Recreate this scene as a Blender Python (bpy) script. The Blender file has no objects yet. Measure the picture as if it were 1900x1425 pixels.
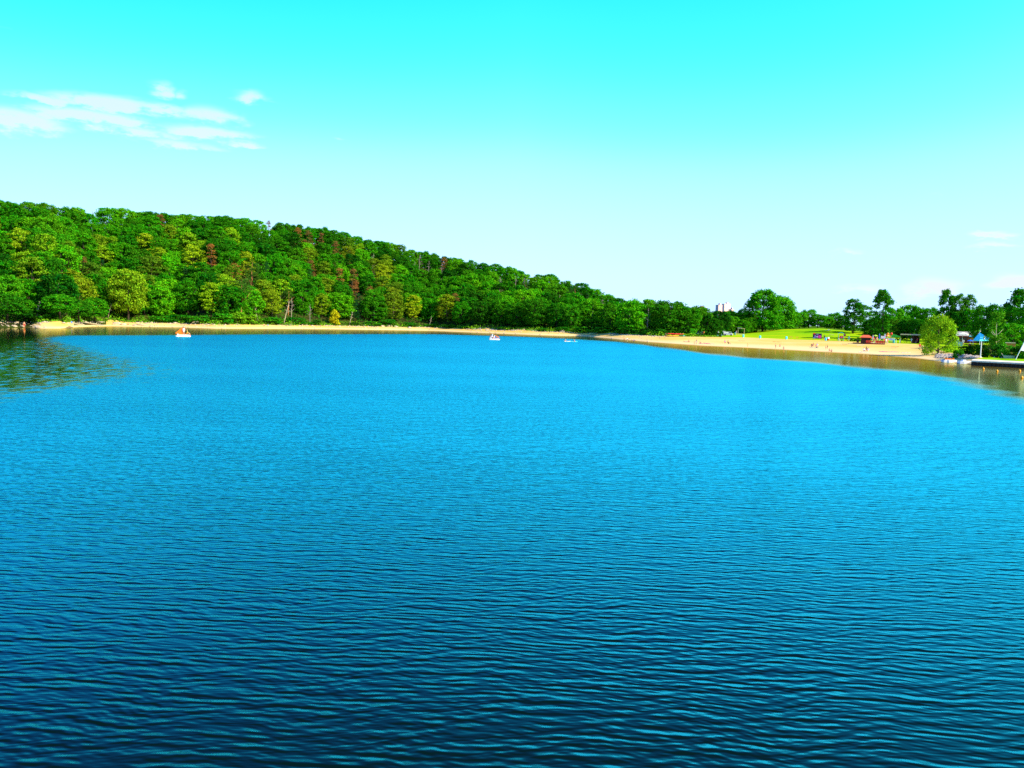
import bpy, bmesh, math, random
import numpy as np
from mathutils import Vector, Matrix

R = math.radians
SC = bpy.context.scene
COL = SC.collection

# ------------------------------------------------------------------ camera
CAM_H = 5.5
PITCH, ROLL, FOC = R(4.5), R(1.5), 1500.0          # FOC in pixels of a 1900 px wide picture
cam_d = bpy.data.cameras.new('camera')
cam_o = bpy.data.objects.new('camera', cam_d)
COL.objects.link(cam_o)
cam_d.sensor_width = 36.0
cam_d.lens = 36.0 * FOC / 1900.0
cam_d.clip_start, cam_d.clip_end = 0.1, 9000
CM = Matrix.Rotation(R(90) - PITCH, 3, 'X') @ Matrix.Rotation(ROLL, 3, 'Z')
cam_o.matrix_world = Matrix.Translation((0, 0, CAM_H)) @ CM.to_4x4()
SC.camera = cam_o


def ray(px, py):
    d = CM @ Vector(((px - 950.0) / FOC, (712.5 - py) / FOC, -1.0))
    return d / d.y


def proj(p):
    q = CM.transposed() @ (Vector(p) - Vector((0, 0, CAM_H)))
    return 950.0 + FOC * q.x / -q.z, 712.5 - FOC * q.y / -q.z


# ------------------------------------------------------------------ light
SUN_AZ, SUN_EL = R(117), R(34)
world = bpy.data.worlds.new('World')
SC.world = world
world.use_nodes = True
wn, wl = world.node_tree.nodes, world.node_tree.links


def N(nodes, typ, **kw):
    n = nodes.new(typ)
    for k, v in kw.items():
        setattr(n, k, v)
    return n


sky = N(wn, 'ShaderNodeTexSky', sky_type='NISHITA', sun_disc=False)
sky.sun_elevation, sky.sun_rotation = SUN_EL, SUN_AZ
sep = N(wn, 'ShaderNodeSeparateColor')
sc01 = N(wn, 'ShaderNodeVectorMath', operation='SCALE')
wl.new(sky.outputs[0], sc01.inputs[0])
wl.new(sc01.outputs[0], sep.inputs[0])


def fcurve(pts):
    c = N(wn, 'ShaderNodeFloatCurve')
    cm = c.mapping
    cv = cm.curves[0]
    cv.points[0].location = pts[0]
    cv.points[1].location = pts[-1]
    for p in pts[1:-1]:
        cv.points.new(*p)
    for p in cv.points:
        p.handle_type = 'AUTO_CLAMPED'
    cm.update()
    return c


# camera response of the picture (very saturated): one response curve per channel, halved (exposure is +1)
cr = fcurve([(0, 0), (.11, .005), (.148, .025), (.198, .098), (.277, .255), (.42, .345), (1, .5)])
cg = fcurve([(0, 0), (.12, .09), (.15, .17), (.19, .33), (.23, .49), (.3, .55), (.5, .6), (1, .62)])
cb = fcurve([(0, 0), (.2, .72), (.25, .87), (.3, .95), (.37, .95), (.5, .9), (1, .85)])
comb = N(wn, 'ShaderNodeCombineColor')
for k, c in enumerate((cr, cg, cb)):
    wl.new(sep.outputs[k], c.inputs['Value'])
    wl.new(c.outputs[0], comb.inputs[k])

# clouds: soft elongated banks, broken up by noise, fixed in direction
tc = N(wn, 'ShaderNodeTexCoord')
sx = N(wn, 'ShaderNodeSeparateXYZ')
wl.new(tc.outputs['Generated'], sx.inputs[0])


def wmath(op, a, b=None, c=None):
    n = N(wn, 'ShaderNodeMath', operation=op)
    for i, v in enumerate((a, b, c)):
        if v is None:
            continue
        if isinstance(v, (int, float)):
            n.inputs[i].default_value = v
        else:
            wl.new(v, n.inputs[i])
    return n.outputs[0]


az = wmath('ARCTAN2', sx.outputs[0], sx.outputs[1])
wl.new(wmath('MULTIPLY_ADD', wmath('MINIMUM', wmath('MAXIMUM', wmath('MULTIPLY', az, -1.0), 0.0), .8), -.045, .1), sc01.inputs['Scale'])   # even out the paler side away from the sun
el = wmath('ARCSINE', sx.outputs[2])
cv3 = N(wn, 'ShaderNodeCombineXYZ')
wl.new(wmath('MULTIPLY', az, 1.0), cv3.inputs[0])
wl.new(wmath('MULTIPLY', el, 2.6), cv3.inputs[1])
nz = N(wn, 'ShaderNodeTexNoise')
nz.inputs['Scale'].default_value = 32
nz.inputs['Detail'].default_value = 6
nz.inputs['Roughness'].default_value = .6
wl.new(cv3.outputs[0], nz.inputs['Vector'])
nz2 = N(wn, 'ShaderNodeTexNoise')
nz2.inputs['Scale'].default_value = 9
nz2.inputs['Detail'].default_value = 3
wl.new(cv3.outputs[0], nz2.inputs['Vector'])
azw = wmath('ADD', az, wmath('MULTIPLY', wmath('SUBTRACT', nz2.outputs[0], .5), .10))
elw = wmath('ADD', el, wmath('MULTIPLY', wmath('SUBTRACT', nz.outputs[0], .5), .022))
CLOUDS = [  # px, py, half width, half height, strength
    (95, 186, 70, 8, .8), (205, 194, 85, 14, 1), (300, 202, 70, 9, .8), (30, 222, 70, 17, 1), (170, 217, 95, 11, 1),
    (395, 216, 55, 17, .75), (240, 243, 75, 9, .7), (385, 247, 75, 10, 1), (300, 264, 60, 9, .6), (440, 266, 35, 5, .7),
    (350, 271, 55, 7, .6), (277, 162, 24, 14, .7), (322, 172, 22, 9, .45), (462, 178, 38, 12, .7), (500, 190, 26, 6, .35),
    (70, 249, 22, 5, .4), (627, 254, 16, 5, .3), (1838, 435, 36, 6, 1.1), (1830, 456, 45, 6, .8), (1868, 525, 40, 13, 1.3),
    (1715, 533, 45, 18, .8), (1578, 467, 30, 5, .6), (1600, 535, 40, 8, .6), (962, 326, 25, 8, .22), (1722, 360, 22, 5, .25), (20, 56, 28, 6, .25)]
acc = None
for (px, py, a, b, s) in CLOUDS:
    d = ray(px, py).normalized()
    a0, e0 = math.atan2(d.x, d.y), math.asin(d.z)
    qx = wmath('MULTIPLY', wmath('SUBTRACT', azw, a0), FOC / a / .95)
    qy = wmath('MULTIPLY', wmath('SUBTRACT', elw, e0), FOC / b / 1.0)
    g = wmath('MULTIPLY', wmath('EXPONENT', wmath('MULTIPLY', wmath('ADD', wmath('MULTIPLY', qx, qx), wmath('MULTIPLY', qy, qy)), -.9)), s)
    acc = g if acc is None else wmath('MAXIMUM', acc, g)
cl = N(wn, 'ShaderNodeMapRange')
cl.interpolation_type = 'SMOOTHSTEP'
cl.inputs['From Min'].default_value = .13
cl.inputs['From Max'].default_value = .72
cl.inputs['To Max'].default_value = .7
wl.new(wmath('MULTIPLY', acc, wmath('MULTIPLY_ADD', nz.outputs[0], 2.6, -.42)), cl.inputs['Value'])
hzm = N(wn, 'ShaderNodeMix', data_type='RGBA')          # milky air low down
wl.new(wmath('MULTIPLY', wmath('EXPONENT', wmath('DIVIDE', wmath('MAXIMUM', el, 0.0), -.05)), .55), hzm.inputs['Factor'])
wl.new(comb.outputs[0], hzm.inputs[6])
hzm.inputs[7].default_value = (.41, .49, .51, 1)
mixc = N(wn, 'ShaderNodeMix', data_type='RGBA')
wl.new(cl.outputs[0], mixc.inputs['Factor'])
wl.new(hzm.outputs[2], mixc.inputs[6])
mixc.inputs[7].default_value = (.47, .445, .485, 1)
up10 = N(wn, 'ShaderNodeVectorMath', operation='SCALE')
up10.inputs['Scale'].default_value = 10
wl.new(mixc.outputs[2], up10.inputs[0])
bg = wn['Background']
wl.new(up10.outputs[0], bg.inputs[0])
bg.inputs[1].default_value = 0.1

sun_d = bpy.data.lights.new('sun', 'SUN')
sun_d.energy, sun_d.angle, sun_d.color = 5.0, R(.5), (1, .88, .64)
sun_o = bpy.data.objects.new('sun', sun_d)
COL.objects.link(sun_o)
sdir = Vector((math.sin(SUN_AZ) * math.cos(SUN_EL), math.cos(SUN_AZ) * math.cos(SUN_EL), math.sin(SUN_EL)))
sun_o.rotation_euler = sdir.to_track_quat('Z', 'Y').to_euler()
sun_o.location = (200, -100, 150)

SC.view_settings.view_transform = 'Standard'
SC.view_settings.look = 'None'
SC.view_settings.exposure = 1.0
SC.view_settings.gamma = 1.0
SC.view_settings.use_curve_mapping = False
SC.cycles.max_bounces = 6
SC.cycles.diffuse_bounces = 2
SC.cycles.glossy_bounces = 3
SC.cycles.transmission_bounces = 3
SC.cycles.use_denoising = False


# ------------------------------------------------------------------ helpers
def tag(o, label=None, cat=None, group=None, kind=None):
    for k, v in (('label', label), ('category', cat), ('group', group), ('kind', kind)):
        if v:
            o[k] = v
    return o


def link(name, data, parent=None):
    o = bpy.data.objects.new(name, data)
    COL.objects.link(o)
    if parent:
        o.parent = parent
    return o


def thing(name, label, cat, loc=(0, 0, 0), rotz=0.0, group=None):
    o = link(name, None)
    o.empty_display_size = .3
    o.location = loc
    o.rotation_euler = (0, 0, rotz)
    return tag(o, label, cat, group)


class MB:
    def __init__(self):
        self.v, self.f = [], []

    def add(self, vs, fs):
        b = len(self.v)
        self.v += [tuple(p) for p in vs]
        self.f += [tuple(b + i for i in f) for f in fs]
        return self

    def box(self, c, s, rot=None, taper=1.0):
        x, y, z = s[0] / 2, s[1] / 2, s[2] / 2
        vs = [Vector((i * x * (taper if k > 0 else 1), j * y * (taper if k > 0 else 1), k * z)) for k in (-1, 1) for j in (-1, 1) for i in (-1, 1)]
        if rot is not None:
            vs = [rot @ p for p in vs]
        vs = [p + Vector(c) for p in vs]
        return self.add(vs, [(0, 2, 3, 1), (4, 5, 7, 6), (0, 1, 5, 4), (2, 6, 7, 3), (0, 4, 6, 2), (1, 3, 7, 5)])

    def tube(self, pts, rad, n=8, cap=True):
        pts = [Vector(p) for p in pts]
        if not hasattr(rad, '__len__'):
            rad = [rad] * len(pts)
        rings = []
        for i, p in enumerate(pts):
            d = (pts[min(i + 1, len(pts) - 1)] - pts[max(i - 1, 0)]).normalized()
            a = d.cross(Vector((0, 0, 1)))
            if a.length < .05:
                a = d.cross(Vector((0, 1, 0)))
            a.normalize()
            b = d.cross(a)
            rings.append([p + (a * math.cos(2 * math.pi * k / n) + b * math.sin(2 * math.pi * k / n)) * rad[i] for k in range(n)])
        vs = [q for r in rings for q in r]
        fs = []
        for i in range(len(pts) - 1):
            for k in range(n):
                k2 = (k + 1) % n
                fs.append((i * n + k, i * n + k2, (i + 1) * n + k2, (i + 1) * n + k))
        if cap:
            fs.append(tuple(range(n))[::-1])
            fs.append(tuple((len(pts) - 1) * n + k for k in range(n)))
        return self.add(vs, fs)

    def lathe(self, prof, c=(0, 0, 0), n=16, sx=1, sy=1):
        vs, fs = [], []
        for r, z in prof:
            for k in range(n):
                a = 2 * math.pi * k / n
                vs.append((c[0] + r * sx * math.cos(a), c[1] + r * sy * math.sin(a), c[2] + z))
        for i in range(len(prof) - 1):
            for k in range(n):
                k2 = (k + 1) % n
                fs.append((i * n + k, i * n + k2, (i + 1) * n + k2, (i + 1) * n + k))
        fs.append(tuple(range(n))[::-1])
        fs.append(tuple((len(prof) - 1) * n + k for k in range(n)))
        return self.add(vs, fs)

    def prism(self, outline, y0, y1):
        """outline in x,z extruded along y"""
        n = len(outline)
        vs = [(x, y0, z) for x, z in outline] + [(x, y1, z) for x, z in outline]
        fs = [tuple(range(n)), tuple(range(n, 2 * n))[::-1]] + [(i, i + n, (i + 1) % n + n, (i + 1) % n) for i in range(n)]
        return self.add(vs, fs)

    def mesh(self, name, mat, smooth=False):
        me = bpy.data.meshes.new(name)
        me.from_pydata(self.v, [], self.f)
        me.materials.append(mat)
        bm = bmesh.new()
        bm.from_mesh(me)
        bmesh.ops.recalc_face_normals(bm, faces=bm.faces)
        bm.to_mesh(me)
        bm.free()
        if smooth:
            me.polygons.foreach_set('use_smooth', [True] * len(me.polygons))
        return me

    def build(self, name, mat, parent=None, smooth=False):
        return link(name, self.mesh(name, mat, smooth), parent)


MATS = {}


def mat(name, col, rough=.6, var=.12, scale=3.0, metal=0.0, spec=.3):
    if name in MATS:
        return MATS[name]
    m = bpy.data.materials.new(name)
    m.use_nodes = True
    n, l = m.node_tree.nodes, m.node_tree.links
    p = n['Principled BSDF']
    p.inputs['Roughness'].default_value = rough
    p.inputs['Metallic'].default_value = metal
    p.inputs['Specular IOR Level'].default_value = spec
    t = N(n, 'ShaderNodeTexCoord')
    z = N(n, 'ShaderNodeTexNoise')
    z.inputs['Scale'].default_value = scale
    z.inputs['Detail'].default_value = 4
    l.new(t.outputs['Object'], z.inputs['Vector'])
    mp = N(n, 'ShaderNodeMapRange')
    mp.inputs['From Min'].default_value, mp.inputs['From Max'].default_value = .3, .7
    mp.inputs['To Min'].default_value, mp.inputs['To Max'].default_value = 1 - var, 1 + var
    l.new(z.outputs[0], mp.inputs[0])
    s = N(n, 'ShaderNodeVectorMath', operation='SCALE')
    if col == 'object':
        oi = N(n, 'ShaderNodeObjectInfo')
        l.new(oi.outputs['Color'], s.inputs[0])
    else:
        s.inputs[0].default_value = col
    l.new(mp.outputs[0], s.inputs['Scale'])
    l.new(s.outputs[0], p.inputs['Base Color'])
    MATS[name] = m
    return m


def leaf_mat():
    m = bpy.data.materials.new('leaves')
    m.use_nodes = True
    n, l = m.node_tree.nodes, m.node_tree.links
    n.remove(n['Principled BSDF'])
    oi = N(n, 'ShaderNodeObjectInfo')
    ge = N(n, 'ShaderNodeNewGeometry')
    mp = N(n, 'ShaderNodeMapRange')
    mp.inputs['To Min'].default_value, mp.inputs['To Max'].default_value = .55, 1.4
    l.new(ge.outputs['Random Per Island'], mp.inputs[0])
    tc = N(n, 'ShaderNodeTexCoord')
    z = N(n, 'ShaderNodeTexNoise')
    z.inputs['Scale'].default_value = .8
    z.inputs['Detail'].default_value = 2
    l.new(tc.outputs['Object'], z.inputs['Vector'])
    hs = N(n, 'ShaderNodeHueSaturation')
    mh = N(n, 'ShaderNodeMapRange')
    mh.inputs['From Min'].default_value, mh.inputs['From Max'].default_value = .3, .7
    mh.inputs['To Min'].default_value, mh.inputs['To Max'].default_value = .478, .522
    l.new(z.outputs[0], mh.inputs[0])
    l.new(mh.outputs[0], hs.inputs['Hue'])
    l.new(mp.outputs[0], hs.inputs['Value'])
    l.new(oi.outputs['Color'], hs.inputs['Color'])
    d = N(n, 'ShaderNodeBsdfDiffuse')
    t = N(n, 'ShaderNodeBsdfTranslucent')
    l.new(hs.outputs[0], d.inputs[0])
    tm = N(n, 'ShaderNodeVectorMath', operation='MULTIPLY')
    tm.inputs[1].default_value = (1.3, 1.1, .5)
    l.new(hs.outputs[0], tm.inputs[0])
    l.new(tm.outputs[0], t.inputs[0])
    mx = N(n, 'ShaderNodeMixShader')
    mx.inputs[0].default_value = .22
    l.new(d.outputs[0], mx.inputs[1])
    l.new(t.outputs[0], mx.inputs[2])
    l.new(mx.outputs[0], n['Material Output'].inputs[0])
    return m


LEAF = leaf_mat()
M_bark = mat('bark', (.055, .04, .026), .9, .3, 2.5)
M_bark_pale = mat('pale_bark', (.42, .36, .24), .9, .25, 2.5)
M_bark_red = mat('red_pine_bark', (.3, .115, .04), .9, .3, 2.0)
M_dead = mat('bare_grey_wood', (.23, .19, .15), .9, .2, 2.0)
M_white = mat('white_paint', (.8, .79, .77), .35, .05, 4)
M_offwhite = mat('cream_cloth', (.8, .74, .52), .8, .06, 4)
M_orange = mat('orange_plastic', (.85, .2, .004), .35, .1, 3)
M_redp = mat('red_plastic', (.7, .03, .02), .35, .12, 3)
M_blue = mat('blue_paint', (.02, .1, .55), .4, .1, 3)
M_cyan = mat('cyan_cloth', (.08, .75, .9), .6, .12, 3)
M_teal = mat('teal_paint', (.05, .38, .36), .5, .1, 3)
M_yellow = mat('yellow_paint', (.75, .5, .03), .5, .12, 3)
M_darkwood = mat('dark_brown_wood', (.06, .022, .012), .75, .25, 5)
M_redwood = mat('red_brown_wood', (.22, .03, .02), .7, .2, 5)
M_orangewood = mat('orange_brown_wood', (.45, .16, .03), .7, .2, 5)
M_palewood = mat('pale_wood', (.62, .5, .25), .7, .15, 5)
M_redroof = mat('red_roof', (.62, .1, .015), .6, .15, 4)
M_greyroof = mat('grey_roof', (.36, .32, .26), .8, .15, 2)
M_black = mat('black_fabric', (.012, .012, .016), .7, .2, 4)
M_glass = mat('dark_glass', (.02, .025, .03), .08, .05, 2, 0, .6)
M_steel = mat('grey_steel', (.4, .4, .4), .4, .1, 4, .6)
M_pink = mat('pink_cloth', (.75, .12, .35), .8, .1, 4)
M_green_tarp = mat('green_tarp', (.05, .42, .03), .6, .12, 2)
M_lime = mat('lime_cloth', (.35, .6, .03), .7, .1, 3)
M_skin = mat('skin', (.62, .29, .16), .6, .08, 6)
M_cloth = mat('clothing', 'object', .8, .1, 6)
M_hair = mat('hair', 'object', .7, .15, 20)
M_objpaint = mat('coloured_paint', 'object', .4, .1, 3)
M_concrete = mat('pale_concrete', (.75, .66, .45), .85, .15, 2)
M_pile = mat('dark_sheet_pile', (.035, .02, .014), .7, .35, 1.5)
M_stone = mat('shore_stone', (.42, .33, .23), .9, .25, 1.2)
M_apart = mat('peach_render', (.86, .6, .48), .9, .04, .3)
M_apart2 = mat('pale_red_render', (.78, .5, .42), .9, .04, .3)

# ------------------------------------------------------------------ shoreline and terrain model (t = X / Y)
def flat_hit(px, py, z=0.0):
    d = ray(px, py)
    y = (z - CAM_H) / d.z
    return d.x, y                                   # t , Y


WATER = [(0, 607.5), (55, 607.5), (75, 610), (110, 610), (150, 606.5), (200, 605.5), (260, 606.5), (330, 607.5), (400, 610), (600, 610.8), (800, 613.8),
         (900, 618), (1000, 622), (1090, 624.5), (1150, 630), (1200, 634.5), (1250, 638), (1300, 641.5), (1385, 645.5), (1450, 649), (1520, 653),
         (1600, 657), (1700, 665), (1745, 671), (1790, 675)]
RIDGE = [(-100, 372), (0, 373), (40, 372), (100, 382), (200, 388), (300, 394), (400, 399), (480, 397), (560, 417), (620, 427), (680, 442), (740, 459), (800, 470),
         (900, 490), (980, 505), (1060, 527), (1130, 544), (1200, 555), (1290, 570), (1370, 586), (1400, 590)]
kt, kD, kDs, kzs, kDl, kzl = [], [], [], [], [], []
kt += [-1.6, -1.05]
kD += [60, 120]
kDs += [72, 134]
kzs += [1.9, 1.9]
kDl += [150, 230]
kzl += [30, 36]
SANDTOP = {1150: (300, 1.6), 1200: (285, 1.5), 1250: (274, 1.5), 1300: (283, 1.5), 1385: (297, 1.5), 1450: (285, 1.4), 1520: (279, 1.4), 1600: (266, 1.4), 1700: (250, 1.4), 1745: (178, 1.3), 1790: (147, 1.25)}
LAWN = {1150: (405, 8.5), 1200: (385, 5.2), 1250: (375, 3.6), 1300: (380, 2.9), 1385: (385, 2.9), 1450: (365, 4.4), 1520: (362, 5.6), 1600: (362, 4.6), 1700: (350, 2.6), 1745: (330, 2.2), 1790: (300, 1.9)}
for (u, v) in WATER:
    t, D = flat_hit(u, v)
    kt.append(t)
    kD.append(D)
    if u < 1140:
        kDs.append(D + 13)
        kzs.append(1.35)
        Dl = D + (112 if u < 1000 else 100)
        rv = np.interp(u, [r[0] for r in RIDGE], [r[1] for r in RIDGE])
        kDl.append(Dl)
        kzl.append(CAM_H + ray(u, rv).z * Dl - 9.0)
    else:
        kDs.append(SANDTOP[u][0])
        kzs.append(SANDTOP[u][1])
        kDl.append(LAWN[u][0])
        kzl.append(LAWN[u][1])
t, D = flat_hit(1815, 677.5)
kt += [t, .75, 1.1, 1.6]
kD += [D, 124, 100, 60]
kDs += [D + 5, 129, 105, 65]
kzs += [1.1, 1.1, 1.1, 1.1]
kDl += [290, 280, 250, 200]
kzl += [1.9, 2, 2, 2]
kt = np.array(kt)
KN = [np.array(a, float) for a in (kD, kDs, kzs, kDl, kzl)]
BUMPS = []  # local mounds
for (u, dy, sx_, sy_, h) in ((88, 9, 2.6, 5, .5), (210, 15, 2.6, 4, 1.1), (118, 7, 2.5, 4, .7), (905, 17, 4, 5, 1.0), (975, 16, 5, 4, .6)):
    tt, _ = flat_hit(u, 608)
    DD = float(np.interp(tt, kt, KN[0]))
    BUMPS.append((tt * (DD + dy), DD + dy, sx_, sy_, h))


def prof(t):
    return tuple(np.interp(t, kt, a) for a in KN)


def hgt(t, Y):
    """ground height, vectorised"""
    t = np.asarray(t, float)
    Y = np.asarray(Y, float)
    D, Ds, zs, Dl, zl = prof(t)
    a = np.clip((Y - D) / (Ds - D), 0, 1)
    z = zs * a ** .85
    b = np.clip((Y - Ds) / (Dl - Ds), 0, 1)
    z = z + (zl - zs) * (b * .8 + .2 * b * b * (3 - 2 * b))
    z = np.where(Y > Dl, zl + np.minimum(np.maximum(Y - Dl, 0) * .004, 6), z)
    z = np.where(Y < D, np.maximum((Y - D) * .12, -4), z)
    X = t * Y
    for (bx, by, sx_, sy_, h) in BUMPS:
        z = z + h * np.exp(-((X - bx) / sx_) ** 2 - ((Y - by) / sy_) ** 2)
    z = z + np.where(Y > Ds, .25 * np.sin(X * .11 + 1) * np.sin(Y * .09) * np.clip((Y - Ds) / 20, 0, 1), 0)
    return z


def hit(px, py, ymin=90):
    d = ray(px, py)
    Ys = np.linspace(ymin, 420, 3301)
    zr = CAM_H + d.z * Ys
    g = np.maximum(hgt(np.full_like(Ys, d.x), Ys), 0)
    k = np.nonzero(g >= zr)[0]
    Y = Ys[k[0]] if len(k) else 420
    return Vector((d.x * Y, Y, float(max(hgt(d.x, Y), 0))))


def at(px, Y, py=610):
    for _ in range(3):
        d = ray(px, py)
        z = float(hgt(d.x, Y))
        py = proj((d.x * Y, Y, z))[1]
    return Vector((d.x * Y, Y, z))


def face(p):
    return -math.atan2(p.x, p.y)


# ------------------------------------------------------------------ ground sheets
cols = np.linspace(-1.6, 1.6, 561)
sec = []
sec += [('w', a) for a in (-120, -60, -25, -10, -4, -1.5)]
sec += [('s', a) for a in (0, .06, .13, .2, .3, .4, .5, .6, .7, .8, .9, 1)]
sec += [('l', a) for a in (.04, .08, .13, .19, .25, .32, .4, .48, .56, .64, .72, .8, .88, .95, 1)]
sec += [('b', a) for a in (8, 20, 45, 100, 250, 700, 2000, 5000)]
D, Ds, zs, Dl, zl = prof(cols)
gv, rows = [], []
for kind, a in sec:
    Y = {'w': D + a, 's': D + (Ds - D) * a, 'l': Ds + (Dl - Ds) * a, 'b': Dl + a}[kind]
    Y = np.maximum(Y, 5)
    if kind == 's' and 0 < a < 1:
        Y = Y + 0.0
    z = hgt(cols, Y)
    rows.append(np.stack([cols * Y, Y, z], 1))
NR, NC = len(rows), len(cols)
G = np.concatenate(rows)
kinds = [k for k, _ in sec]
T_FOREST = flat_hit(1140, 627)[0]
T_LAWN0 = flat_hit(1338, 640)[0]
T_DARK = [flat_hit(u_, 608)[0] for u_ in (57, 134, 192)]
faces = {'lake_bed': [], 'beach': [], 'lawn': [], 'forest_floor_and_bank_shade': [], 'meadow': []}
for i in range(NR - 1):
    for j in range(NC - 1):
        f = (i * NC + j, i * NC + j + 1, (i + 1) * NC + j + 1, (i + 1) * NC + j)
        k1 = kinds[i + 1]
        if k1 == 'w' or (k1 == 's' and sec[i + 1][1] == 0):
            faces['lake_bed'].append(f)
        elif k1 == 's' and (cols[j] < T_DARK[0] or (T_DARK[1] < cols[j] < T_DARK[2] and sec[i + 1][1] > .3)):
            faces['forest_floor_and_bank_shade'].append(f)      # shade of the overhanging trees, painted on the bank as dark ground colour
        elif k1 == 's':
            faces['beach'].append(f)
        elif k1 == 'l' and cols[j] > T_LAWN0:
            faces['lawn'].append(f)
        elif cols[j] > T_LAWN0:
            faces['meadow'].append(f)
        else:
            faces['forest_floor_and_bank_shade'].append(f)


def ground_mat(name, c1, c2, scale, c3=None, scale3=.05, bump=0.02):
    m = bpy.data.materials.new(name)
    m.use_nodes = True
    n, l = m.node_tree.nodes, m.node_tree.links
    p = n['Principled BSDF']
    p.inputs['Roughness'].default_value = .95
    p.inputs['Specular IOR Level'].default_value = 0
    t = N(n, 'ShaderNodeTexCoord')
    z = N(n, 'ShaderNodeTexNoise')
    z.inputs['Scale'].default_value = scale
    z.inputs['Detail'].default_value = 6
    z.inputs['Roughness'].default_value = .65
    l.new(t.outputs['Object'], z.inputs['Vector'])
    r = N(n, 'ShaderNodeValToRGB')
    r.color_ramp.elements[0].position, r.color_ramp.elements[0].color = .35, (*c1, 1)
    r.color_ramp.elements[1].position, r.color_ramp.elements[1].color = .65, (*c2, 1)
    l.new(z.outputs[0], r.inputs[0])
    out = r.outputs[0]
    if c3:
        z3 = N(n, 'ShaderNodeTexNoise')
        z3.inputs['Scale'].default_value = scale3
        z3.inputs['Detail'].default_value = 3
        l.new(t.outputs['Object'], z3.inputs['Vector'])
        mr = N(n, 'ShaderNodeMapRange')
        mr.inputs['From Min'].default_value, mr.inputs['From Max'].default_value = .42, .62
        l.new(z3.outputs[0], mr.inputs[0])
        mx = N(n, 'ShaderNodeMix', data_type='RGBA')
        l.new(mr.outputs[0], mx.inputs['Factor'])
        l.new(out, mx.inputs[6])
        mx.inputs[7].default_value = (*c3, 1)
        out = mx.outputs[2]
    if name == 'beach_sand':                 # washed paler sand low down by the water
        ps = N(n, 'ShaderNodeSeparateXYZ')
        l.new(t.outputs['Object'], ps.inputs[0])
        mz = N(n, 'ShaderNodeMapRange')
        mz.inputs['From Min'].default_value, mz.inputs['From Max'].default_value = .75, .2
        mz.inputs['To Max'].default_value = .8
        l.new(ps.outputs[2], mz.inputs[0])
        m2 = N(n, 'ShaderNodeMix', data_type='RGBA')
        l.new(mz.outputs[0], m2.inputs['Factor'])
        l.new(out, m2.inputs[6])
        m2.inputs[7].default_value = (.72, .52, .25, 1)
        mw = N(n, 'ShaderNodeMapRange')      # wet rim
        mw.inputs['From Min'].default_value, mw.inputs['From Max'].default_value = .12, .02
        l.new(ps.outputs[2], mw.inputs[0])
        m3 = N(n, 'ShaderNodeMix', data_type='RGBA')
        l.new(mw.outputs[0], m3.inputs['Factor'])
        l.new(m2.outputs[2], m3.inputs[6])
        m3.inputs[7].default_value = (.42, .27, .09, 1)
        out = m3.outputs[2]
    l.new(out, p.inputs['Base Color'])
    b = N(n, 'ShaderNodeBump')
    b.inputs['Distance'].default_value = bump
    l.new(z.outputs[0], b.inputs['Height'])
    l.new(b.outputs[0], p.inputs['Normal'])
    return m


GM = {'lake_bed': ground_mat('lake_mud', (.16, .11, .05), (.22, .15, .07), .5),
      'beach': ground_mat('beach_sand', (.6, .36, .075), (.68, .43, .105), .35, (.66, .45, .15), .05),
      'lawn': ground_mat('mown_grass', (.14, .36, .005), (.22, .42, .005), .5, (.31, .42, .005), .05, .05),
      'meadow': ground_mat('rough_meadow', (.05, .12, .008), (.08, .17, .01), .2),
      'forest_floor_and_bank_shade': ground_mat('leaf_litter_and_bank_shade', (.015, .022, .006), (.035, .035, .012), .4, (.05, .07, .01), .1, .1)}
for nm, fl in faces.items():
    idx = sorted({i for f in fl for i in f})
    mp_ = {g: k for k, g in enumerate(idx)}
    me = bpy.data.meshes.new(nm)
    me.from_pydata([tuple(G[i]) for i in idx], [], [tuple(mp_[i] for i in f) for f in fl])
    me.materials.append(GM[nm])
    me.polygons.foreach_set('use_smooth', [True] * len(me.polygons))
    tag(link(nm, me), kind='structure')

# ------------------------------------------------------------------ water
CALM = [(-200, 700), (0, 652), (60, 632), (120, 622.5), (260, 622), (350, 621.6), (600, 620.2), (800, 620), (950, 624), (1050, 628.5), (1150, 634.5), (1200, 641), (1300, 655), (1390, 664),
        (1500, 671), (1600, 682), (1700, 690), (1760, 701), (1810, 716), (1900, 742), (2100, 790)]
SEMI = [(-200, 800), (0, 750), (120, 730), (300, 708), (545, 703)]
SEMI_FAR = [(-200, 600), (50, 606), (80, 622), (120, 636), (200, 656), (330, 676), (450, 689), (545, 697)]
ct = np.array([flat_hit(u, v) for u, v in CALM])
st = np.array([flat_hit(u, v) for u, v in SEMI])
sf_ = np.array([flat_hit(u, v) for u, v in SEMI_FAR])
xs = np.linspace(-420, 420, 281)
ys = np.concatenate([np.linspace(-60, 120, 46), np.linspace(122, 400, 140)])
WX, WY = np.meshgrid(xs, ys)
tt = WX / np.maximum(WY, 8)
B = np.interp(tt, ct[:, 0], ct[:, 1])
S = np.interp(tt, st[:, 0], st[:, 1])


def sstep(x, a, b):
    q = np.clip((x - a) / (b - a), 0, 1)
    return q * q * (3 - 2 * q)


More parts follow.
